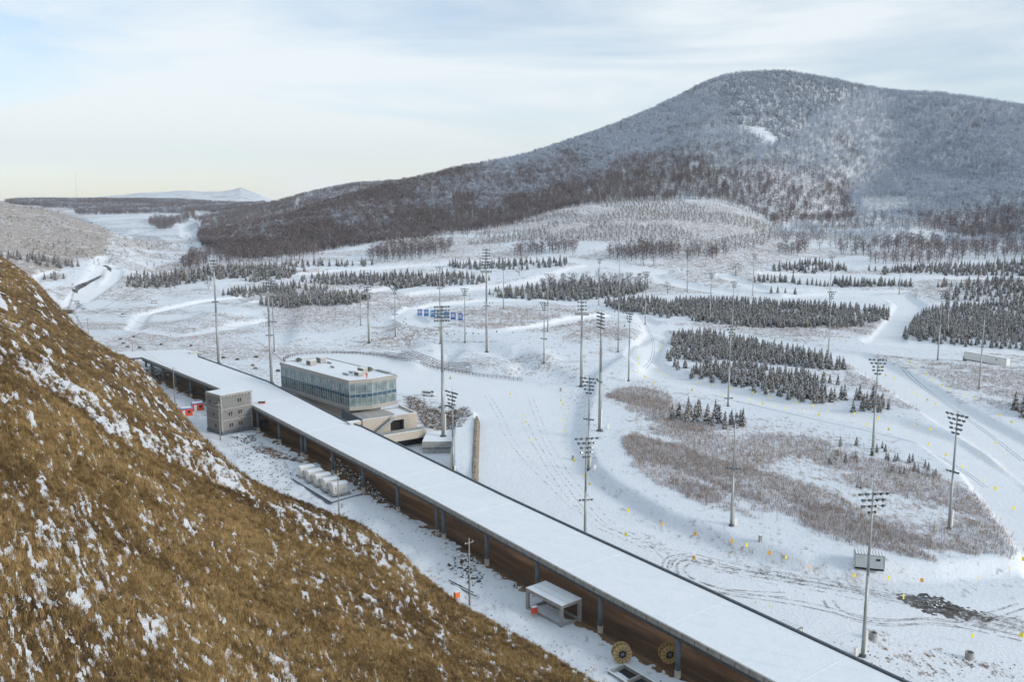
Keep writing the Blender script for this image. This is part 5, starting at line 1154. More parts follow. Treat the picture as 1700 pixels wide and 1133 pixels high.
# ---- containers
def container(p, L, W, H, rz, body, label, kind='shipping_container'):
    t = thing(kind, label, 'container', p, rz); b = MB(); b.box((0, 0, .15), (L-.1, W-.1, H-.3), body)
    n = int(L/.35)
    for k in range(n): b.box((-L/2+.3+k*(L-.6)/n, -W/2+.03, .3), (.14, .08, H-.6), body)
    b.build('body', t)
    for x in (-L/2+.08, L/2-.08):
        for y in (-W/2+.08, W/2-.08): MB().box((x, y, 0), (.17, .17, H), 'steel').build('corner_post', t)
    b = MB(); b.box((0, 0, H-.14), (L, W, .14), 'steel'); r_ = b.build('roof', t); b = MB()
    for k in range(int(L/.5)): b.box((-L/2+.35+k*.5, 0, H+.004), (.34, W-.3, .06), 'snow')
    b.build('snow_strips', r_); MB().box((L*.28, -W/2-.03, H*.62), (.7, .05, .4), 'glass_dark').build('window', t); MB().box((L/2+.02, 0, .25), (.05, W*.8, H-.5), 'wood_reel' if body != 'white_metal' else 'white').build('end_panel', t); MB().box((0, 0, -.25), (L*.98, W*.9, .3), 'black').build('skid', t); return t
k1, k2 = ground_px(1414, 941), ground_px(1462.5, 953); c_ = ground_px(1442, 942); container((c_.x, c_.y, c_.z+.1), (k2-k1).length, 2.4, 2.6, math.atan2(k2.y-k1.y, k2.x-k1.x), 'grey_metal', 'grey blue site container with striped snow on its roof beside the weed field')
k1, k2 = ground_px(1606, 601), ground_px(1675.6, 608); c_ = (k1+k2)/2; container((c_.x+.2, c_.y+1.4, c_.z+.3), (k2-k1).length, 3.0, 3.2, math.atan2(k2.y-k1.y, k2.x-k1.x), 'white_metal', 'long white container on the flat snow in the upper right')
p = pz(1309, 1040, 2.9); container((p.x, p.y, 0), 3.4, 2.6, 2.9, -.9, 'white_metal', 'small white cabin peeking over the far edge of the long roof', 'white_cabin')
# dark generator next to the long container
p = ground_px(1601.5, 600); t = thing('generator', 'small dark machine at the left end of the long white container', 'machine', tuple(p)); MB().box((0, 0, .2), (1.2, 1, 1.6), 'olive').build('body', t); MB().tube((.3, 0, 1.8), (.3, 0, 2.6), .1, .1, 'black', 6).build('pipe', t)
# ---- vehicles
def van(p, rz, label, L=4.9, body='white'):
    t = thing('van', label, 'van', p, rz); W = 1.75; xs = [(-L/2, .45), (-L/2, 1.15), (-L/2+.15, 1.9), (-L/2+.5, 2.02), (L/2-1.55, 2.0), (L/2-.75, 1.2), (L/2-.1, 1.0), (L/2, .5)]; n = len(xs); b = MB()
    b.add([(x, -W/2, z) for x, z in xs]+[(x, W/2, z) for x, z in xs], [tuple(range(n)), tuple(range(2*n-1, n-1, -1))]+[(k, n+k, n+(k+1) % n, (k+1) % n) for k in range(n)], body); b.build('body', t)
    for s in (-1, 1): MB().box((-.35, s*(W/2+.01), 1.22), (2.9, .03, .42), 'glass_dark').build('side_window', t); 
    w = MB(); w.add([(L/2-1.50, -W/2+.1, 1.92), (L/2-1.50, W/2-.1, 1.92), (L/2-.78, W/2-.1, 1.24), (L/2-.78, -W/2+.1, 1.24)], [(0, 1, 2, 3)], 'glass_dark'); o = w.build('windscreen', t); o.location = (.03, 0, .03)
    MB().box((-L/2-.015, 0, 1.25), (.03, W*.8, .5), 'glass_dark').build('rear_window', t)
    for s in (-1, 1): MB().box((L/2-.03, s*.62, .75), (.08, .35, .2), 'lens').build('headlight', t)
    for x in (-L/2+.95, L/2-.95):
        for s in (-1, 1):
            o = MB().tube((x, s*W/2-s*.12, .34), (x, s*W/2+s*.06, .34), .34, .34, 'black', 14).build('wheel', t); MB().tube((x, s*W/2+s*.055, .34), (x, s*W/2+s*.075, .34), .18, .18, 'steel', 10).build('rim', o)
    return t
p = ground_px(712, 658); van(tuple(p), -.35, 'white minivan parked on the open snow right of the glass building')
p = ground_px(204, 526); van(tuple(p), -1.2, 'distant light vehicle on the valley road at the left', 4.6)
p = ground_px(256, 503.5); van(tuple(p), .2, 'tiny far white vehicle on the valley floor right of the road', 4.6)
p = pz(563, 690, 0)
for x, y, lab in ((317, 653, 'dark vehicle parked in the shade under the long roof left of the block house'), (438, 705, 'dark vehicle under the long roof just right of the block house')):
    p = pz(x, y, 0); van((p.x, p.y, gz(p.x, p.y)), 2.2, lab, 4.5, 'steel_dark')
# ================================================================ MASTS, POLES, FLAGS, RAILS, SIGNS
lampb = MB(); lampb.box((0, -.18, -.17), (.62, .42, .34), 'steel_dark'); lampb.box((0, -.42, -.13), (.52, .06, .26), 'lens'); lampb.box((0, .02, -.32), (.1, .12, .16), 'steel'); lampb.box((0, -.28, .17), (.7, .62, .05), 'steel_dark'); lampb.box((0, -.22, .222), (.55, .4, .04), 'white')
lamp_me = None
def add_lamp(t, x, z, rz, tilt=.45, s=1.0, y=-.15):
    global lamp_me
    if lamp_me is None: o = lampb.build('floodlight', t); lamp_me = o.data
    else: o = link(bpy.data.objects.new('floodlight', lamp_me)); o.parent = t
    o.location = (x, y, z); s *= .86; o.rotation_euler = (-tilt, 0, rz); o.scale = (s, s, s)
HEADS = dict(big=[4, 4, 4, 4, 4, 4, 4], grid=[6, 6, 6, 6, 6], tree=[5, 4, 3, 3, 2], small=[4, 3, 2, 2], four=[5, 4, 4, 2], top=[3, 2])
def mast(bx, by, ty, kind, label, rz=0.0, midarm=None, fat=False, base=None, spread=1.0, box=True):
    p = base if base is not None else ground_px(bx, by); p = V3(p); H_ = top_z(p, ty)-p.z
    t = thing('light_mast', label, 'light mast', tuple(p), rz, 'tall floodlight masts around the tracks'); r0, r1 = (.55, .26) if fat else (.30, .14)
    b = MB(); b.tube((0, 0, -.4), (0, 0, H_*.5), r0, (r0+r1)/2, 'steel', 12); b.tube((0, 0, H_*.5), (0, 0, H_), (r0+r1)/2, r1, 'steel', 12); b.tube((0, 0, H_), (0, 0, H_+1.6), .03, .02, 'steel', 5); b.build('pole', t, None, True)
    MB().tube((0, 0, -.3), (0, 0, .25), r0*1.9, r0*1.7, 'concrete_dark', 12).build('base', t)
    if box: MB().box((r0+.18, .1, .6 if not fat else 1), (.34, .34, 3.4 if not fat else 5.5), 'white_metal').build('cable_box', t)
    rows = HEADS[kind]; sp_ = 1.05 if kind != 'big' else .95; s = 1.0 if kind in ('tree', 'four', 'small', 'top') else 1.15; dz = .92 if kind != 'big' else 1.15
    if fat and kind == 'grid': s = .95; sp_ = .78; dz = 1.0
    elif fat: s = 1.0; sp_ = .92; dz = 1.3
    for i, n in enumerate(rows):
        z = H_-.35-i*dz; w = (n-1)*sp_*spread
        MB().box((0, -.02, z-.06), (w+.5, .12, .12), 'steel').build('crossarm', t)
        for k in range(n):
            x = -w/2+k*(w/(n-1)); 
            if abs(x) < .12: x += .3
            add_lamp(t, x, z, (x*.22 if kind in ('tree', 'small', 'four') else 0)+(.5 if (i+k) % 3 == 0 else 0), .4, s)
    if fat and kind in ('big', 'grid'):
        zb = H_-.35-len(rows)*dz-.2; b = MB(); b.box((0, 0, zb-.5), (5.0, 1.2, .12), 'steel'); b.box((0, -.6, zb-.4), (5.0, .08, .9), 'steel') if kind == 'big' else None; b.build('platform', t)
    if midarm:
        for f in midarm:
            z = H_*f; MB().box((0, 0, z-.08), (2.6, .12, .12), 'steel').build('crossarm', t)
            for x in (-1.15, -.45, .6, 1.2): add_lamp(t, x, z, x*.4, .5, .85)
    return t
MASTS = [
 (363, 604, 432, 'small', 'slim mast beyond the long roof, left of the tallest mast', 0, [.6], True),
 (451, 637, 445, 'big', 'thick tall mast with a lamp ladder and platform left of the glass building', .1, [.42], True),
 (455.5, 584, 466, 'big', 'mast half hidden right behind the thick mast left of the glass building', .1, [.42], False),
 (612.6, 570, 453, 'big', 'pale mast standing on open snow behind the glass building', .2, None, True),
 (656.5, 559, 478, 'small', 'short mast left of the blue sign boards', .3, [.45], False),
 (599, 541, 474, 'top', 'thin faint mast in front of the left weed bank', 0, None, False),
 (735.8, 725, 508, 'grid', 'thick mast with a square lamp grid on the concrete retaining block', .15, None, True),
 (731, 571, 443, 'small', 'slender mast directly behind the lamp grid and sign boards', 0, [.72, .2], False),
 (808, 585, 414, 'big', 'very tall mast with a dark lamp ladder right of the blue sign boards', -.1, [.45], True),
 (772, 569, 479, 'small', 'short mast at the right end of the blue sign boards', -.3, None, False),
 (836, 513, 439, 'small', 'faint mast in front of the white cabins by the inner plantation', 0, None, False),
 (903, 603, 502, 'small', 'mast below the oval between two taller masts', -.5, [.4], False),
 (909.4, 551, 455, 'small', 'pale mast at the right side of the seedling oval', 0, None, False),
 (964.7, 642, 477, 'big', 'thick mast with a bluish lamp ladder left of the curved track', -.15, None, True),
 (995.6, 716, 519, 'grid', 'tall thick mast on the bare snow left of the weed field', -1.2, [.42], True),
 (994, 507, 429, 'small', 'mast at the front edge of the inner plantation', 0, None, False),
 (1026, 585, 411, 'small', 'very tall slim mast beside the small weedy island', 0, [.5, .12], False),
 (1043.5, 633, 516, 'tree', 'mast on the left bank of the narrow curved track', -1.0, None, False),
 (1071, 539, 451, 'small', 'mast on a small snow mound where the tracks meet', 0, [.2], False),
 (1140.6, 485, 416, 'small', 'distant mast above the middle plantation near the track bend', 0, [.5], False),
 (1178.5, 534, 453, 'small', 'mast standing inside the middle plantation', 0, None, False),
 (1208.5, 675, 541, 'small', 'mast at the lower edge of the front plantation above the small spruce clump', .2, [.1], False),
 (1215, 562, 467, 'small', 'mast rising between the middle and front plantations', 0, None, False),
 (1214, 874, 689, 'top', 'tall mast at the lower edge of the weed field', -.3, [.52], False),
 (1249.5, 491, 422, 'small', 'distant mast near the round dark tree', 0, None, False),
 (1375, 589, 484, 'small', 'mast beside the right tip of the middle plantation', 0, None, False),
 (1377, 502, 426, 'small', 'faint mast directly behind the mast at the plantation tip', 0, None, False),
 (1492.6, 488, 403, 'small', 'distant mast near the far track junction', 0, [.5], False),
 (1664, 464, 392, 'small', 'farthest right mast in front of the birch wood', 0, None, False),
 (1556.5, 598, 483, 'small', 'mast on the wide snow crossing left of the long white container', 0, None, False),
 (1572.5, 552, 471, 'small', 'mast inside the large right plantation', 0, None, False),
 (1625, 646, 515, 'small', 'mast in the weeds in front of the long white container', 0, None, False),
 (1448.5, 747, 596, 'tree', 'mast with a bushy lamp head between the low bushes and the broad track', -.2, [.5], False),
 (1575, 879, 687, 'tree', 'mast among the weeds near the right end of the weed field', -1.1, [.5], False),
 (1432, 1091, 817, 'four', 'nearest mast, tall and plain, beside the far edge of the long roof at the right', .15, None, False),
 (971, 912, 726, 'tree', 'mast rising behind the far edge of the long roof with a wide lamp head', .2, [.42], False),
 (976.5, 781, 627, 'tree', 'mast at the left corner of the weed field with a dense lamp head', -.5, [.55], False),
 (752, 800, 650, 'tree', 'short dark mast in the strip beside the leaning stone wall', -.9, None, False),
]
for m_ in MASTS:
    base = None
    if m_[0] == 735.8: q = pz(735.8, 725, 0.08); base = q
    if m_[0] == 971: base = pz(971, 905, 0)
    if m_[0] == 752: q = pz(752.5, 800, 1.2); base = q
    mast(m_[0], m_[1], m_[2], m_[3], m_[4], m_[5], m_[6], m_[7], base, box=m_[0] != 971)
# small cabinets at mast feet
for x, y, lab in ((1220.5, 872, 'pale switch cabinet at the mast foot by the lower weed field edge'), (1009, 712, 'small switch cabinet right of the tall thick mast on bare snow'), (1553, 876, 'grey switch cabinet left of the mast at the right end of the weed field'), (987, 782, 'low switch cabinet right of the mast with the dense lamp head'), (1421, 1090, 'white switch cabinet beside the nearest mast'), (1262, 900, 'short grey stub post on the bank beside the marker flags'), (931, 650, 'small stub post at the end of the curved railing'), (951, 764, 'stub post with a flag on the snow bank'), (1038, 634, 'tiny cabinet at the foot of the mast beside the curved track')):
    p = ground_px(x, y); t = thing('switch_cabinet', lab, 'cabinet', tuple(p), .3); MB().box((0, 0, -.2), (.55, .5, 1.5), 'white_metal' if 'stub' not in lab else 'concrete').build('body', t); MB().box((0, 0, 1.304), (.6, .55, .08), 'snow').build('snow_cap', t)
# utility poles and wires
ups = []
for x, y, ty, lab in ((779.5, 1006, 896, 'nearest concrete utility pole at the edge of the grass with a cross arm'), (563, 858, 783, 'utility pole standing in front of the nearest white cabinet'), (366, 731, 669, 'utility pole in front of the block house'), (290.5, 670, 610, 'utility pole on the brow left of the block house'), (222, 612, 566, 'utility pole in front of the far corner of the long roof'), (148, 568, 528, 'right utility pole beside the tiny beige hut'), (130.5, 553, 524, 'left utility pole beside the tiny beige hut')):
    p = ground_px(x, y); z = top_ground(p.x, p.y); p = V3((p.x, p.y, z)); 
    q = V3((p.x, p.y, 0)); h = top_z(p, ty)-z; t = thing('utility_pole', lab, 'utility pole', tuple(p), .7, 'utility poles along the foot of the slope')
    MB().tube((0, 0, -.5), (0, 0, h), .17, .11, 'wood_pole', 10).build('pole', t, None, True); MB().box((0, 0, h-.7), (1.8, .1, .12), 'steel').build('crossarm', t); b = MB()
    for xx in (-.8, 0, .8): b.tube((xx, 0, h-.58 if xx else h), (xx, 0, h-.36 if xx else h+.2), .05, .04, 'white_metal', 6)
    b.build('insulator', t); ups.append((p, h, t))
for i in range(6):
    (p, h, _), (q, g, _) = ups[i], ups[i+1]
    b = MB(); rzv = V3((math.cos(.7), math.sin(.7), 0)); base = p
    for xx in (-.8, .8):
        A = p+rzv*xx+V3((0, 0, h-.4)); B_ = q+rzv*xx+V3((0, 0, g-.4)); last = A; n = 10
        for k in range(1, n+1):
            f = k/n; c = A*(1-f)+B_*f; c.z -= 4*f*(1-f)*1.4; b.tube(last-base, c-base, .022, .022, 'wire', 4, False); last = c
    tag(b.build('overhead_wire', None, tuple(base)), ['pair of thin wires between the nearest utility pole and the one at the cabinets', 'pair of thin wires from the cabinets to the block house pole', 'pair of thin wires between the block house pole and the brow pole', 'pair of thin wires crossing above the far part of the long roof', 'pair of thin wires from the roof corner pole to the beige hut', 'short pair of wires between the two poles at the beige hut'][i], 'wire')
# marker flags
fm = {}
def flag(x, y, colr, label, group, s=1.0, h=1.35):
    p = ground_px(x, y)
    for _ in range(3):
        d = math.hypot(p.x, p.y); p = ground_px(x, y+h*s*FPX/d*.93)
    if colr not in fm:
        b = MB(); b.tube((0, 0, -.2), (0, 0, 1.85), .02, .015, 'steel', 5); c = MB()
        for k in range(4): c.add([(k*.15, .05*math.sin(k*1.5), .95), ((k+1)*.15, .05*math.sin(k*1.5+1.5), .93), ((k+1)*.15, .05*math.sin(k*1.5+1.7), 1.75-(k+1)*.02), (k*.15, .05*math.sin(k*1.5+.2), 1.75-k*.02)], [(0, 1, 2, 3)], colr)
        fm[colr] = (b, c, [])
    t = thing('marker_flag', label, 'flag', tuple(p), random.uniform(-.6, .9), group); t.scale = (s, s, s*random.uniform(.85, 1.1)); t.rotation_euler[0] = random.uniform(-.15, .15); t.rotation_euler[1] = random.uniform(-.2, .25)
    b, c, L = fm[colr]
    if not L: L += [b.build('flag_pole', t).data, c.build('flag_cloth', t).data]
    else:
        for nm, me in zip(('flag_pole', 'flag_cloth'), L): o = link(bpy.data.objects.new(nm, me)); o.parent = t
def Z(ox, oy, s, pts): return [(ox+x/s, oy+y/s) for x, y in pts]
bank_y = Z(1200, 800, 3.4, [(128, 363), (349, 433), (737, 531), (928, 545)])+Z(800, 800, 3.4, [(813, 157)])+Z(800, 560, 3.4, [(570, 775), (515, 697), (598, 820)])
bank_o = Z(1200, 800, 3.4, [(38, 335), (245, 403), (491, 484), (1110, 555)])+Z(800, 800, 3.4, [(1007, 237), (1200, 295)])
for q in bank_y: flag(*q, 'yellow', 'yellow marker flag along the foot of the snow bank below the weed field', 'yellow flags along the snow bank')
for q in bank_o: flag(*q, 'yorange', 'orange marker flag along the foot of the snow bank below the weed field', 'orange flags along the snow bank')
for (x, y), lab in zip(Z(1200, 800, 3.4, [(1438, 548), (1617, 500), (1688, 443), (1685, 377), (1016, 660), (1399, 872), (1663, 865), (183, 682), (262, 702)])+Z(800, 800, 3.4, [(800, 293)]), ('leaning yellow flag on smooth snow right of the striped container', 'yellow flag below the right tip of the weed field', 'yellow flag at the right frame edge below the weed field', 'bent yellow flag at the right tip of the weed field', 'bright yellow flag beside the black mud', 'near yellow flag on thin pole at the lower right', 'yellow flag nearest the right frame edge below the mud', 'tiny low yellow flag near the far roof edge, left of two', 'tiny low yellow flag near the far roof edge, right of two', 'lone yellow flag between tyre tracks and the long roof')): flag(x, y, 'yellow', lab, None, 1.0 if 'tiny' not in lab else .45)
flag(*Z(800, 800, 3.4, [(1193, 433)])[0], 'yorange', 'orange flag in the middle of the tyre track loops', None)
for q in Z(800, 560, 3.4, [(457, 530), (452, 470), (468, 425), (451, 380), (438, 355), (230, 440), (237, 475), (158, 318), (273, 577)]): flag(*q, 'yellow', 'yellow marker flag on the stadium snow between the railing and the ditch', 'yellow flags on the stadium snow', .9)
for q in Z(800, 560, 3.4, [(885, 193), (914, 222), (938, 237), (965, 260), (875, 120), (872, 60), (1013, 50), (1010, 80), (1014, 105), (1000, 160), (993, 188), (1035, 215), (880, 150), (1016, 20)]): flag(*q, 'yellow', 'small yellow flag lining the narrow curved track above the weed field', 'yellow flags along the narrow curved track', .9)
for q in Z(800, 560, 3.4, [(1177, 298), (1223, 257), (1295, 270), (1352, 330), (1400, 290), (1528, 313), (1508, 358), (1614, 340), (1582, 375), (1644, 390)])+Z(1200, 560, 3.4, [(405, 365), (502, 388), (739, 430), (809, 494), (933, 522), (869, 460), (1048, 545), (1147, 606), (1251, 664), (1436, 668), (1575, 735), (1473, 813), (1530, 858), (1630, 962), (343, 403), (454, 420), (535, 440), (590, 422), (1166, 525), (1340, 730)]): flag(*q, 'yellow', 'yellow flag lining the track between the front plantation and the weed field', 'yellow flags along the middle track')
for q in Z(1200, 560, 3.4, [(1531, 601), (1624, 480), (1558, 444), (1407, 345), (1365, 328), (1272, 295), (1233, 270), (1176, 237), (1143, 212), (1079, 160), (1055, 145), (884, 175), (916, 220), (959, 233), (1037, 294), (1067, 315), (1096, 334), (1147, 356), (1079, 497), (1590, 662), (1196, 380), (287, 12), (1028, 102), (655, -5)]): flag(*q, 'yellow', 'yellow flag lining the wide right track beyond the front plantation', 'yellow flags along the wide right track')
for q in Z(660, 480, 8.5, [(1050, 628), (965, 635), (1140, 630), (1388, 605), (1620, 615), (690, 632), (803, 640), (537, 625), (378, 575), (270, 595), (165, 565), (85, 550), (70, 465), (100, 420), (110, 490), (1290, 200), (1340, 195), (1220, 185)])+Z(900, 400, 5.665, [(450, 775), (535, 770), (617, 772), (690, 787), (768, 800), (510, 640), (678, 672), (755, 680), (920, 675), (432, 628)]): flag(*q, 'green', 'small green flag lining the loop around the seedling oval', 'green flags around the oval', 1.0)
for k in range(30): flag(1272+k*12.6+random.uniform(-3, 3), 450+k*.28+random.uniform(-1, 1), 'pink', 'tiny red flag lining the far straight track', 'red flags along the far straight track', 1.0)
for k in range(22): x = 470+k*13; flag(x+random.uniform(-4, 4), np.interp(x, [470, 520, 600, 700, 760], [463, 452, 455, 442, 438])+random.uniform(-1, 1), 'pink', 'tiny red flag on the far left tracks', 'red flags along the far left tracks', 1.0)
for x, y in ((300, 561), (318, 562), (325, 559), (287, 566), (269, 558), (243, 559), (253, 563), (408, 562), (393, 559), (330, 570), (283, 557), (214, 560)): flag(x, y, 'pink', 'thin red stake on the snow beyond the far end of the long roof', 'red stakes beyond the roof', .8)
# low snowy mounds (pipe ends) in a scattered row
for x, y in ((200, 564), (205, 571), (212, 577), (232, 578), (268, 573), (317, 575), (222, 560), (371, 595), (394, 598), (425, 594), (420, 608), (424, 613), (462, 617)):
    p = ground_px(x, y); o = MB().box((0, 0, -.2), (1.9, 1.2, 1.1), 'rock', random.random()*3, .55); o.box((0, 0, .85), (1.0, .7, .18), 'snow'); tag(o.build('small_mound', None, tuple(p)), 'small dark earth mound with a snowy top on the flat snow beyond the roof', 'mound', 'small mounds beyond the long roof')
# ---- stadium railing and long terrace benches
railpx = [(474, 604), (470, 599), (480, 594), (492, 590.5), (523, 588), (560, 587.5), (593, 588.5), (632, 593), (670, 600), (711, 611), (760, 620), (800, 626), (840, 630), (870, 634)]
RW_ = [ground_px(*q) for q in railpx]
def resample(P, step):
    out = [V3(P[0])]; acc = 0
    for a, c in zip(P[:-1], P[1:]):
        L = (c-a).length; s = step-acc
        while s <= L: out.append(a+(c-a)*s/L); s += step
        acc = (acc+L) % step
    return out
RP = resample(RW_, 1.9); rb = RP[0]
t = thing('stadium_railing', 'long curved brown railing with many posts around the snowy stadium floor', 'railing', tuple(rb)); b = MB()
for a, c in zip(RP[:-1], RP[1:]):
    for z in (.45, .82, 1.2): b.tube(a-rb+V3((0, 0, z)), c-rb+V3((0, 0, z)), .06, .06, 'wood_dark', 4, False)
b.build('rails', t); pm = MB().box((0, 0, -.5), (.13, .13, 1.75), 'wood_dark').build('post', t).data
for q in RP[1:100]: o = link(bpy.data.objects.new('post', pm)); o.parent = t; o.location = q-rb
if len(RP) > 100:
    b = MB()
    for q in RP[100:]: b.box(tuple(q-rb-V3((0, 0, .5))), (.13, .13, 1.75), 'wood_dark')
    o = b.build('more_posts', t); o['kind'] = 'stuff'
full = resample(RW_, 1.5)
def outward(P, i, d):
    a = P[max(0, i-1)]; c = P[min(len(P)-1, i+1)]; e = (c-a); e.z = 0; e.normalize(); n_ = V3((-e.y, e.x, 0)); return P[i]+n_*d
ordn = ['lowest', 'second', 'third', 'fourth', 'fifth', 'topmost']; N_ = len(full)
for k in range(6):
    i0, i1 = int(N_*(.26+.05*k)), int(N_*(.84-.012*k)) ; pts = []
    for i in range(i0, i1):
        q = outward(full, i, 1.8+k*1.5); zz = max(gz(q.x, q.y), q.z-.5)+.35; pts.append(V3((q.x, q.y, zz)))
    if len(pts) < 3: continue
    zz = [p.z for p in pts]
    for i in range(len(pts)): pts[i].z = sum(zz[max(0, i-4):i+5])/len(zz[max(0, i-4):i+5])+.12*k
    b = MB(); o0 = pts[0]
    for j, (a, c) in enumerate(zip(pts[:-1], pts[1:])):
        if j % 19 in (17,): continue
        b.tube(a-o0, c-o0, .13, .13, 'wood_dark', 4, False)
        if j % 6 == 0: b.box(tuple(a-o0-V3((0, 0, .7))), (.12, .12, .7), 'wood_dark')
    tag(b.build('terrace_bench', None, tuple(o0)), f'{ordn[k]} of the long dark plank rows on the bank behind the stadium railing', 'bench row', 'long plank rows behind the railing')
# ---- blue sign boards
SG = Z(660, 480, 8.5, [(315, 388), (407, 397), (497, 408), (585, 416), (690, 426), (787, 442), (887, 455)])
s0, s1 = ground_px(*SG[0]), ground_px(*SG[-1]); sdir_ = math.atan2(s1.y-s0.y, s1.x-s0.x)
def text_mesh(ch, size):
    cu = bpy.data.curves.new('t', 'FONT'); cu.body = ch; cu.size = size; cu.align_x = 'CENTER'; cu.align_y = 'CENTER'; cu.extrude = .03; o = bpy.data.objects.new('t', cu); link(o)
    bpy.context.view_layer.update(); me = bpy.data.meshes.new_from_object(o.evaluated_get(bpy.context.evaluated_depsgraph_get())); bpy.data.objects.remove(o); return me
for i, ((x, y), ch) in enumerate(zip(SG, ('', '中', '铁', '建', '工', '集', '团'))):
    p = ground_px(x, y); w, h = 2.5, 3.5
    t = thing('sign_board', ['dark blue board with a white round emblem at the left end of the sign row', 'blue board reading 中 second from the left end of the row', 'blue board reading 铁 third from the left end of the row', 'blue board reading 建 partly hidden by the lamp grid', 'blue board reading 工 right of the hidden middle board', 'blue board reading 集 second from the right end of the row', 'dark blue board reading 团 at the right end of the row'][i], 'sign', tuple(p), sdir_*.3+.12, 'blue sign boards in a row')
    MB().box((0, 0, .5), (w, .18, h), 'blue' if i in (0, 5, 6) else 'blue2').build('board', t); b = MB(); [b.box((s*w*.35, .12, -.4), (.12, .12, 1.6), 'steel') for s in (-1, 1)]; b.build('post', t)
    if ch:
        me = text_mesh(ch, 2.3); me.materials.clear(); me.materials.append(M['white']); o = link(bpy.data.objects.new('lettering', me)); o.parent = t; o.location = (0, -.13, .5+h/2); o.rotation_euler = (math.pi/2, 0, 0)
    else:
        b = MB(); n = 24
        for k in range(n):
            a0, a1 = 2*math.pi*k/n, 2*math.pi*(k+1)/n; zc = .5+h*.58
            b.add([(math.cos(a0)*.95, -.12, zc+math.sin(a0)*.95), (math.cos(a1)*.95, -.12, zc+math.sin(a1)*.95), (math.cos(a1)*.72, -.12, zc+math.sin(a1)*.72), (math.cos(a0)*.72, -.12, zc+math.sin(a0)*.72)], [(0, 3, 2, 1)], 'white')
        zc = .5+h*.58; b.box((0, -.12, zc-.5), (.22, .04, 1.0), 'white'); b.box((0, -.125, zc+.38), (.85, .04, .18), 'white'); b.box((0, -.125, zc-.55), (.85, .04, .18), 'white'); b.box((0, -.12, .75), (1.5, .04, .22), 'white'); b.build('emblem', t)
# ---- far lattice tower and radio mast
p = ground_px(717.5, 337); Ht = top_z(p, 307)-p.z; t = thing('lattice_tower', 'pale steel lattice tower standing in the dark birch forest', 'tower', tuple(p), .4); b = MB()
cs = [(-1, -1), (1, -1), (1, 1), (-1, 1)]; w0, w1 = 1.5, .9
for c in cs: b.tube((c[0]*w0, c[1]*w0, -1), (c[0]*w1, c[1]*w1, Ht), .18, .14, 'steel', 5)
b.build('legs', t); b = MB(); n = 9
for k in range(n):
    f0, f1 = k/n, (k+1)/n; a0 = w0+(w1-w0)*f0; a1 = w0+(w1-w0)*f1
    for i in range(4): c, d = cs[i], cs[(i+1) % 4]; b.tube((c[0]*a0, c[1]*a0, Ht*f0), (d[0]*a1, d[1]*a1, Ht*f1), .07, .07, 'steel', 4); b.tube((c[0]*a1, c[1]*a1, Ht*f1), (d[0]*a1, d[1]*a1, Ht*f1), .07, .07, 'steel', 4)
b.build('bracing', t); MB().tube((0, 0, Ht), (0, 0, Ht+4), .2, .1, 'white', 5).build('antenna', t)
p = ground_px(128, 333); rm = MB().tube((0, 0, 0), (0, 0, top_z(p, 287)-p.z), .55, .35, 'steel', 6).build('radio_mast', None, tuple(p)); tag(rm, 'very thin tall radio mast on the far wooded plateau at the left', 'mast')
# ---- concrete rings at the lower right
for x, y, lab in ((1449, 1062, 'open concrete ring standing right of the nearest mast'), (1609, 1095, 'open concrete ring at the lower right corner'),):
    p = ground_px(x, y); t = thing('concrete_ring', lab, 'pipe ring', tuple(p)); b = MB(); n = 20; vs = []
    for k in range(n): a = 2*math.pi*k/n; vs += [(math.cos(a)*r_, math.sin(a)*r_, z) for r_, z in ((.62, -.2), (.62, 1.1), (.48, 1.1), (.48, .1))]
    fs = [(4*k+j, 4*((k+1) % n)+j, 4*((k+1) % n)+j+1, 4*k+j+1) for k in range(n) for j in range(3)]; b.add(vs, fs, 'concrete'); b.build('wall', t); MB().tube((0, 0, .1), (0, 0, .12), .5, .5, 'dark_open', 16).build('hole', t)
# panel dropped on snow, small roof box, red cloth
p = pz(434.5, 670, DZ+.07); t = thing('roof_crate', 'small dark red trimmed crate lying on the snowy long roof', 'crate', tuple(p), .1); MB().box((0, 0, 0), (1.9, 1.2, .7), 'steel_dark').build('body', t); MB().box((0, 0, .1), (1.96, 1.26, .16), 'red').build('trim', t); MB().box((0, 0, .704), (1.7, 1.0, .08), 'snow').build('snow_cap', t)
# ---- rubble, slabs, clods
def heap(name, poly, spc, sc, label, key='rock', zoff=0.0):
    xs, ys = sample_poly(poly, spc, .5); k = rng.random(len(xs)) < .8; xs, ys = xs[k], ys[k]; z = np.maximum(ground_z(xs, ys), -99); S = rng.uniform(sc[0], sc[1], len(xs)); return scatter(name, key, np.stack([xs, ys, z+S*.15+zoff], 1), S, label, tilt=.5)
heap('rubble_heap', [(745, 940), (752, 926), (775, 920), (795, 935), (804, 962), (790, 975), (765, 962), (748, 950)], .8, (.25, .7), 'heap of snowy broken concrete beside the nearest utility pole')
heap('debris_heap', [(388, 730), (395, 722), (418, 722), (428, 732), (410, 738)], .8, (.2, .6), 'snowy debris in front of the block house')
heap('stone_edging', [(548, 762), (560, 762), (610, 800), (650, 838), (642, 842), (600, 812), (556, 778)], .8, (.2, .55), 'loose stones along the feet of the roof columns')
heap('stone_edging', [(650, 838), (720, 885), (800, 935), (890, 990), (880, 992), (800, 942), (710, 893), (645, 845)], 1.3, (.15, .4), 'loose stones and clods along the roof columns')
heap('earth_clods', [(470, 820), (560, 830), (640, 860), (740, 900), (800, 960), (870, 1030), (980, 1080), (1100, 1133), (1000, 1133), (860, 1060), (740, 985), (640, 900), (520, 850)], 1.9, (.06, .22), 'dark clods and dead stalks poking through the snow below the grass')
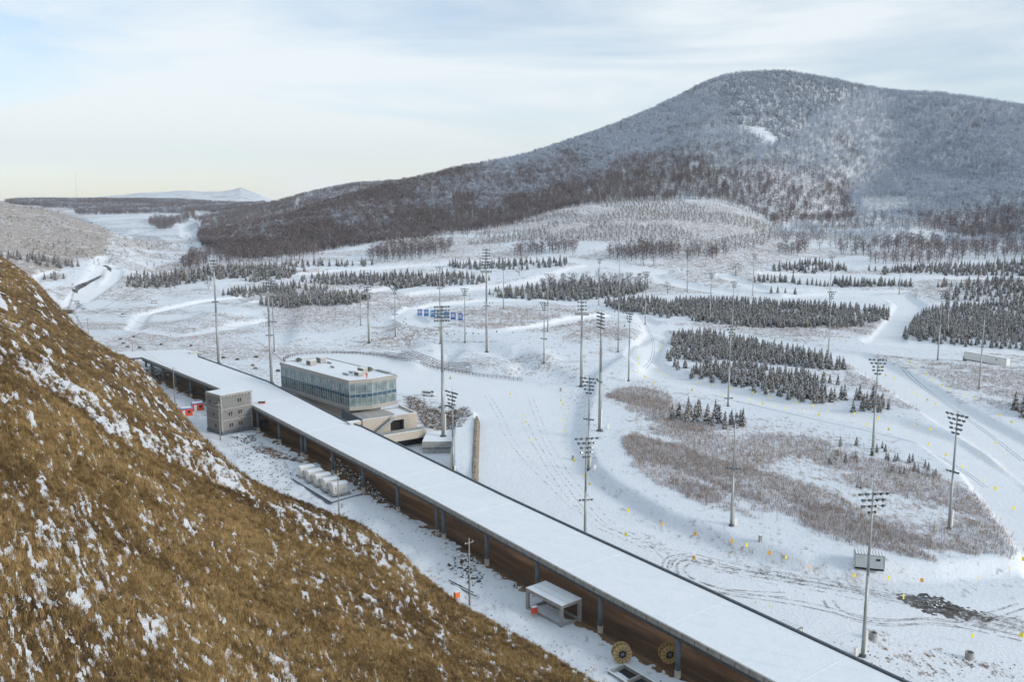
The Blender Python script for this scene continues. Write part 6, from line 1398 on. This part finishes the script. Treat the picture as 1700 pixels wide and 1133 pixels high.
heap('earth_clods', [(370, 735), (440, 735), (500, 790), (480, 820), (420, 790)], 1.2, (.1, .38), 'clods of frozen earth in front of the block house')
heap('mud_heap', [(1530, 1003), (1545, 994), (1560, 997), (1575, 1008), (1555, 1012)], .7, (.2, .5), 'dark tangled heap in the black mud')
heap('broken_soil', [(670, 660), (700, 660), (778, 675), (780, 690), (760, 712), (700, 705), (690, 690)], 1.1, (.1, .35), 'frozen soil lumps on the muddy yard right of the glass building')
heap('roadside_clods', [(1330, 1045), (1420, 1060), (1700, 1105), (1700, 1133), (1500, 1133), (1420, 1090)], 1.3, (.06, .22), 'scattered clods on the snow beside the nearest mast')
heap('track_clods', [(1100, 905), (1300, 960), (1500, 1000), (1700, 1030), (1700, 1060), (1480, 1045), (1300, 1005), (1120, 950)], 3.2, (.05, .16), 'crumbs of soil between the tyre tracks')
for i, (x, y, rz) in enumerate(((393, 727, .3), (401, 724, .25), (409, 725, .2), (418, 723, .1), (403, 730, .5))):
    p = pz(x, y, 0); p.z = gz(p.x, p.y); o = MB().box((0, 0, 0), (2.4, 1.4, .3), 'concrete', 0); o.box((0, 0, .304), (2.3, 1.3, .08), 'snow'); o = tag(o.build('concrete_slab', None, (p.x, p.y, p.z+.1)), ['leftmost snowy slab of the pile before the block house', 'second snowy slab from the left before the block house', 'middle snowy slab of the pile before the block house', 'rightmost snowy slab of the pile before the block house', 'lone front slab of the pile before the block house'][i], 'slab', 'slabs before the block house'); o.rotation_euler = (.08, .05, rz)
# black hose coil and pipes
p = ground_px(741, 677); t = thing('hose_coil', 'black hose coil lying on the snow behind the thick mast', 'hose', tuple(p)); b = MB()
for R_ in (1.3, 1.9, 2.5):
    for k in range(26):
        a0, a1 = 2*math.pi*k/26*.7, 2*math.pi*(k+1)/26*.7; b.tube((math.cos(a0)*R_, math.sin(a0)*R_, .12), (math.cos(a1)*R_, math.sin(a1)*R_, .12), .11, .11, 'black', 6)
b.build('hose', t)
for i, (x, y) in enumerate(((765, 975), (769, 981))):
    p = ground_px(x, y); tag(MB().tube((-3.5, 0, .12), (3.5, 0, .12), .09, .09, 'steel_dark', 6).build('steel_pipe', None, tuple(p)), ['upper of two dark pipes lying beside the nearest utility pole', 'lower of two dark pipes lying beside the nearest utility pole'][i], 'pipe').rotation_euler = (0, 0, -.85)
# ---- tracks: thin sheets of wheel soil and of painted ski groove shade, 3 cm above the ground sheet
def track_mat(name, col, lo, hi):
    m, t, b = newmat(name); c = coord(t); f = noise(t, .55, 6, .7, c); f2 = noise(t, 3.5, 3, .6, c)
    b.inputs['Base Color'].default_value = (*col, 1); b.inputs['Roughness'].default_value = .9; t.links.new(ramp(t, mth(t, 'ADD', mth(t, 'MULTIPLY', f, .6), mth(t, 'MULTIPLY', f2, .4)), [(lo, (0, 0, 0)), (hi, (1, 1, 1))]), b.inputs['Alpha']); return m
M['track'] = track_mat('tyre_track_soil', (.26, .23, .21), .44, .68); M['track_thin'] = track_mat('broken_wheel_marks', (.24, .215, .20), .50, .66); M['groove_shade'] = track_mat('ski_groove_shade', (.42, .47, .54), .35, .6)  # ski grooves have no depth, a blue-grey colour paints their shade
def ribbon(px, w, mat, off=0.0):
    W = [ground_px(*q) for q in px]; P = [V3((q.x, q.y, 0)) for q in W]
    # smooth the surveyed line
    for _ in range(3):
        Q = [P[0]]
        for a, c in zip(P[:-1], P[1:]): Q += [a*.75+c*.25, a*.25+c*.75]
        P = Q+[P[-1]]
    P = resample(P, .9); out = []
    for i in range(len(P)):
        a = P[max(0, i-1)]; c = P[min(len(P)-1, i+1)]; e = (c-a).normalized(); n_ = V3((-e.y, e.x, 0)); out.append((P[i]+n_*(off+w/2), P[i]+n_*(off-w/2)))
    xs = [q.x for pr in out for q in pr]; ys = [q.y for pr in out for q in pr]; zs = ground_z(xs, ys)+.03
    V = np.stack([xs, ys, zs], 1); F = [(2*i, 2*i+1, 2*i+3, 2*i+2) for i in range(len(out)-1)]; return V, F
def track(px, w, mat, pair=None):
    V = []; F = []
    for o_ in ((-pair/2, pair/2) if pair else (0,)):
        v, f = ribbon(px, w, mat, o_); k = len(V); V += list(map(tuple, v)); F += [tuple(a+k for a in q) for q in f]
    me = bpy.data.meshes.new('snow_track'); me.from_pydata(V, [], F); me.materials.append(M[mat]); o = link(bpy.data.objects.new('snow_track', me)); o['kind'] = 'structure'; o['label'] = 'dark wheel tracks and painted shade of ski grooves on the snow'
M['mud'] = track_mat('black_wet_mud', (.045, .042, .038), .36, .56); M['yard_mud'] = track_mat('dark_churned_soil', (.075, .055, .045), .46, .60)
def mud_patch(poly, mat, spc=.5):
    W = [ground_px(*q) for q in poly]; P = np.array([(w.x, w.y) for w in W]); x0, y0 = P.min(0); x1, y1 = P.max(0); nx = int((x1-x0)/spc)+2; ny = int((y1-y0)/spc)+2
    xs, ys = np.meshgrid(x0+np.arange(nx)*spc, y0+np.arange(ny)*spc); zs = ground_z(xs.ravel(), ys.ravel())+.026
    q = inpoly(xs[:-1, :-1].ravel()+spc/2+rng.normal(0, spc*1.2, (nx-1)*(ny-1)), ys[:-1, :-1].ravel()+spc/2+rng.normal(0, spc*1.2, (nx-1)*(ny-1)), [tuple(p) for p in P])
    a = (np.arange(ny-1)[:, None]*nx+np.arange(nx-1)[None, :]).ravel()[q]
    me = npmesh('mud_patch', np.stack([xs.ravel(), ys.ravel(), zs], 1), np.stack([a, a+1, a+nx+1, a+nx], 1), [M[mat]]); o = link(bpy.data.objects.new('mud_patch', me)); o['kind'] = 'structure'; o['label'] = 'dark churned mud on the snow'
mud_patch([(1485, 990), (1520, 988), (1560, 992), (1600, 1015), (1580, 1028), (1535, 1018), (1500, 1002)], 'mud'); mud_patch([(1560, 1016), (1640, 1018), (1700, 1028), (1720, 1052), (1640, 1048), (1590, 1036)], 'track'); mud_patch([(1540, 1000), (1600, 1010), (1660, 1034), (1600, 1030)], 'mud')
mud_patch([(668, 658), (690, 657), (712, 674), (740, 684), (776, 676), (782, 690), (765, 710), (745, 720), (705, 712), (692, 692)], 'yard_mud'); mud_patch([(1130, 922), (1250, 945), (1420, 975), (1480, 990), (1400, 985), (1250, 958), (1150, 938)], 'track_thin', .8)
mud_patch([(1060, 880), (1090, 895), (1115, 915), (1090, 915), (1060, 895)], 'track_thin'); mud_patch([(98, 511), (117, 508), (124, 515), (122, 521), (104, 523)], 'yard_mud', 1.0); mud_patch([(121, 498), (132, 503), (139, 515), (134, 515), (126, 505)], 'mud', 1.0)
track([(124, 486), (126, 479), (140, 473), (150, 467), (162, 462), (176, 453), (182, 449), (181, 444), (170, 441)], 3.2, 'mud')
for px in ([(124, 480), (140, 473)], [(108, 445), (130, 448), (152, 452)], [(112, 512), (124, 480), (120, 470)], [(185, 445), (205, 446), (230, 450)]): track(px, 1.6, 'track')
for px in ([(1107, 946), (1109, 931), (1124, 925), (1150, 922)], [(1119, 954), (1115, 940), (1122, 930), (1142, 925)], [(1131, 953), (1127, 945), (1133, 937), (1153, 931)], [(1131, 953), (1145, 966), (1190, 981), (1240, 986), (1310, 989)],
           [(1153, 924), (1200, 936), (1260, 949), (1330, 960), (1420, 978), (1500, 995), (1560, 1008), (1640, 1030), (1700, 1045)], [(1140, 962), (1200, 985), (1260, 992), (1360, 1008), (1440, 1032), (1500, 1034), (1560, 1030), (1620, 1045), (1700, 1062)],
           [(1375, 998), (1385, 1014), (1420, 1030), (1470, 1038), (1530, 1032), (1600, 1040)], [(1640, 1024), (1670, 1016), (1690, 1008), (1705, 1006)], [(1150, 935), (1250, 955), (1330, 968), (1440, 985), (1520, 1004), (1600, 1030)]): track(px, .5, 'track', 1.7)
for px in ([(870, 700), (890, 740), (925, 795), (950, 830), (985, 870), (1030, 890), (1075, 910), (1110, 925)], [(880, 660), (895, 700), (910, 740), (940, 790), (980, 835), (1010, 872), (1060, 895)], [(808, 656), (830, 690), (840, 720), (870, 760), (910, 800), (960, 850)], [(985, 872), (1040, 893), (1090, 912), (1150, 923), (1210, 936)], [(1040, 885), (1080, 900), (1105, 925), (1112, 935)],
           [(1140, 925), (1240, 960), (1330, 975), (1400, 985)], [(1230, 945), (1300, 960), (1400, 990), (1480, 1000)]): track(px, .30, 'track_thin', 1.7)
for px in ([(662, 655), (685, 660), (702, 672), (705, 690), (698, 706)], [(664, 664), (690, 675), (710, 690), (740, 700), (770, 700)], [(665, 672), (690, 690), (700, 706)], [(700, 668), (730, 672), (760, 684), (778, 690)], [(680, 662), (720, 690), (745, 715)]): track(px, .45, 'track', 1.8)
for px in ([(1060, 520), (1078, 545), (1086, 575), (1082, 600), (1070, 612)], [(1485, 592), (1500, 618), (1560, 663), (1640, 720), (1700, 768)], [(160, 520), (190, 500), (220, 480)], [(1180, 655), (1300, 685), (1450, 718), (1560, 755), (1640, 812)]): track(px, .25, 'groove_shade', .9)
for px in ([(170, 540), (230, 545), (310, 548), (370, 543), (430, 538)], [(130, 510), (160, 520), (190, 527)], [(160, 513), (175, 520), (200, 524), (300, 540)], [(690, 560), (760, 568), (830, 568)], [(1020, 1010), (1060, 985)], [(410, 560), (440, 575), (470, 600)], [(118, 515), (130, 530), (137, 545)]): track(px, .8, 'track')

# ---- the cold air over the valley
hb = MB(); zlo = float(min(ZZ.min(), HZ.min()))-1.0; hb.box((0, 3675, zlo), (10400, 7950, 470-zlo), 'snow'); hz = hb.build('haze')
m = bpy.data.materials.new('haze_air'); m.use_nodes = True; t = m.node_tree; t.nodes.clear(); out = N(t, 'ShaderNodeOutputMaterial'); pvn = N(t, 'ShaderNodeVolumePrincipled')
pvn.inputs['Color'].default_value = (.82, .91, 1.0, 1); pvn.inputs['Density'].default_value = 6e-5; pvn.inputs['Anisotropy'].default_value = 0.0
t.links.new(pvn.outputs[0], out.inputs['Volume']); hz.data.materials.clear(); hz.data.materials.append(m); hz['kind'] = 'stuff'; hz['label'] = 'thin cold haze over the valley'; hz['category'] = 'haze'
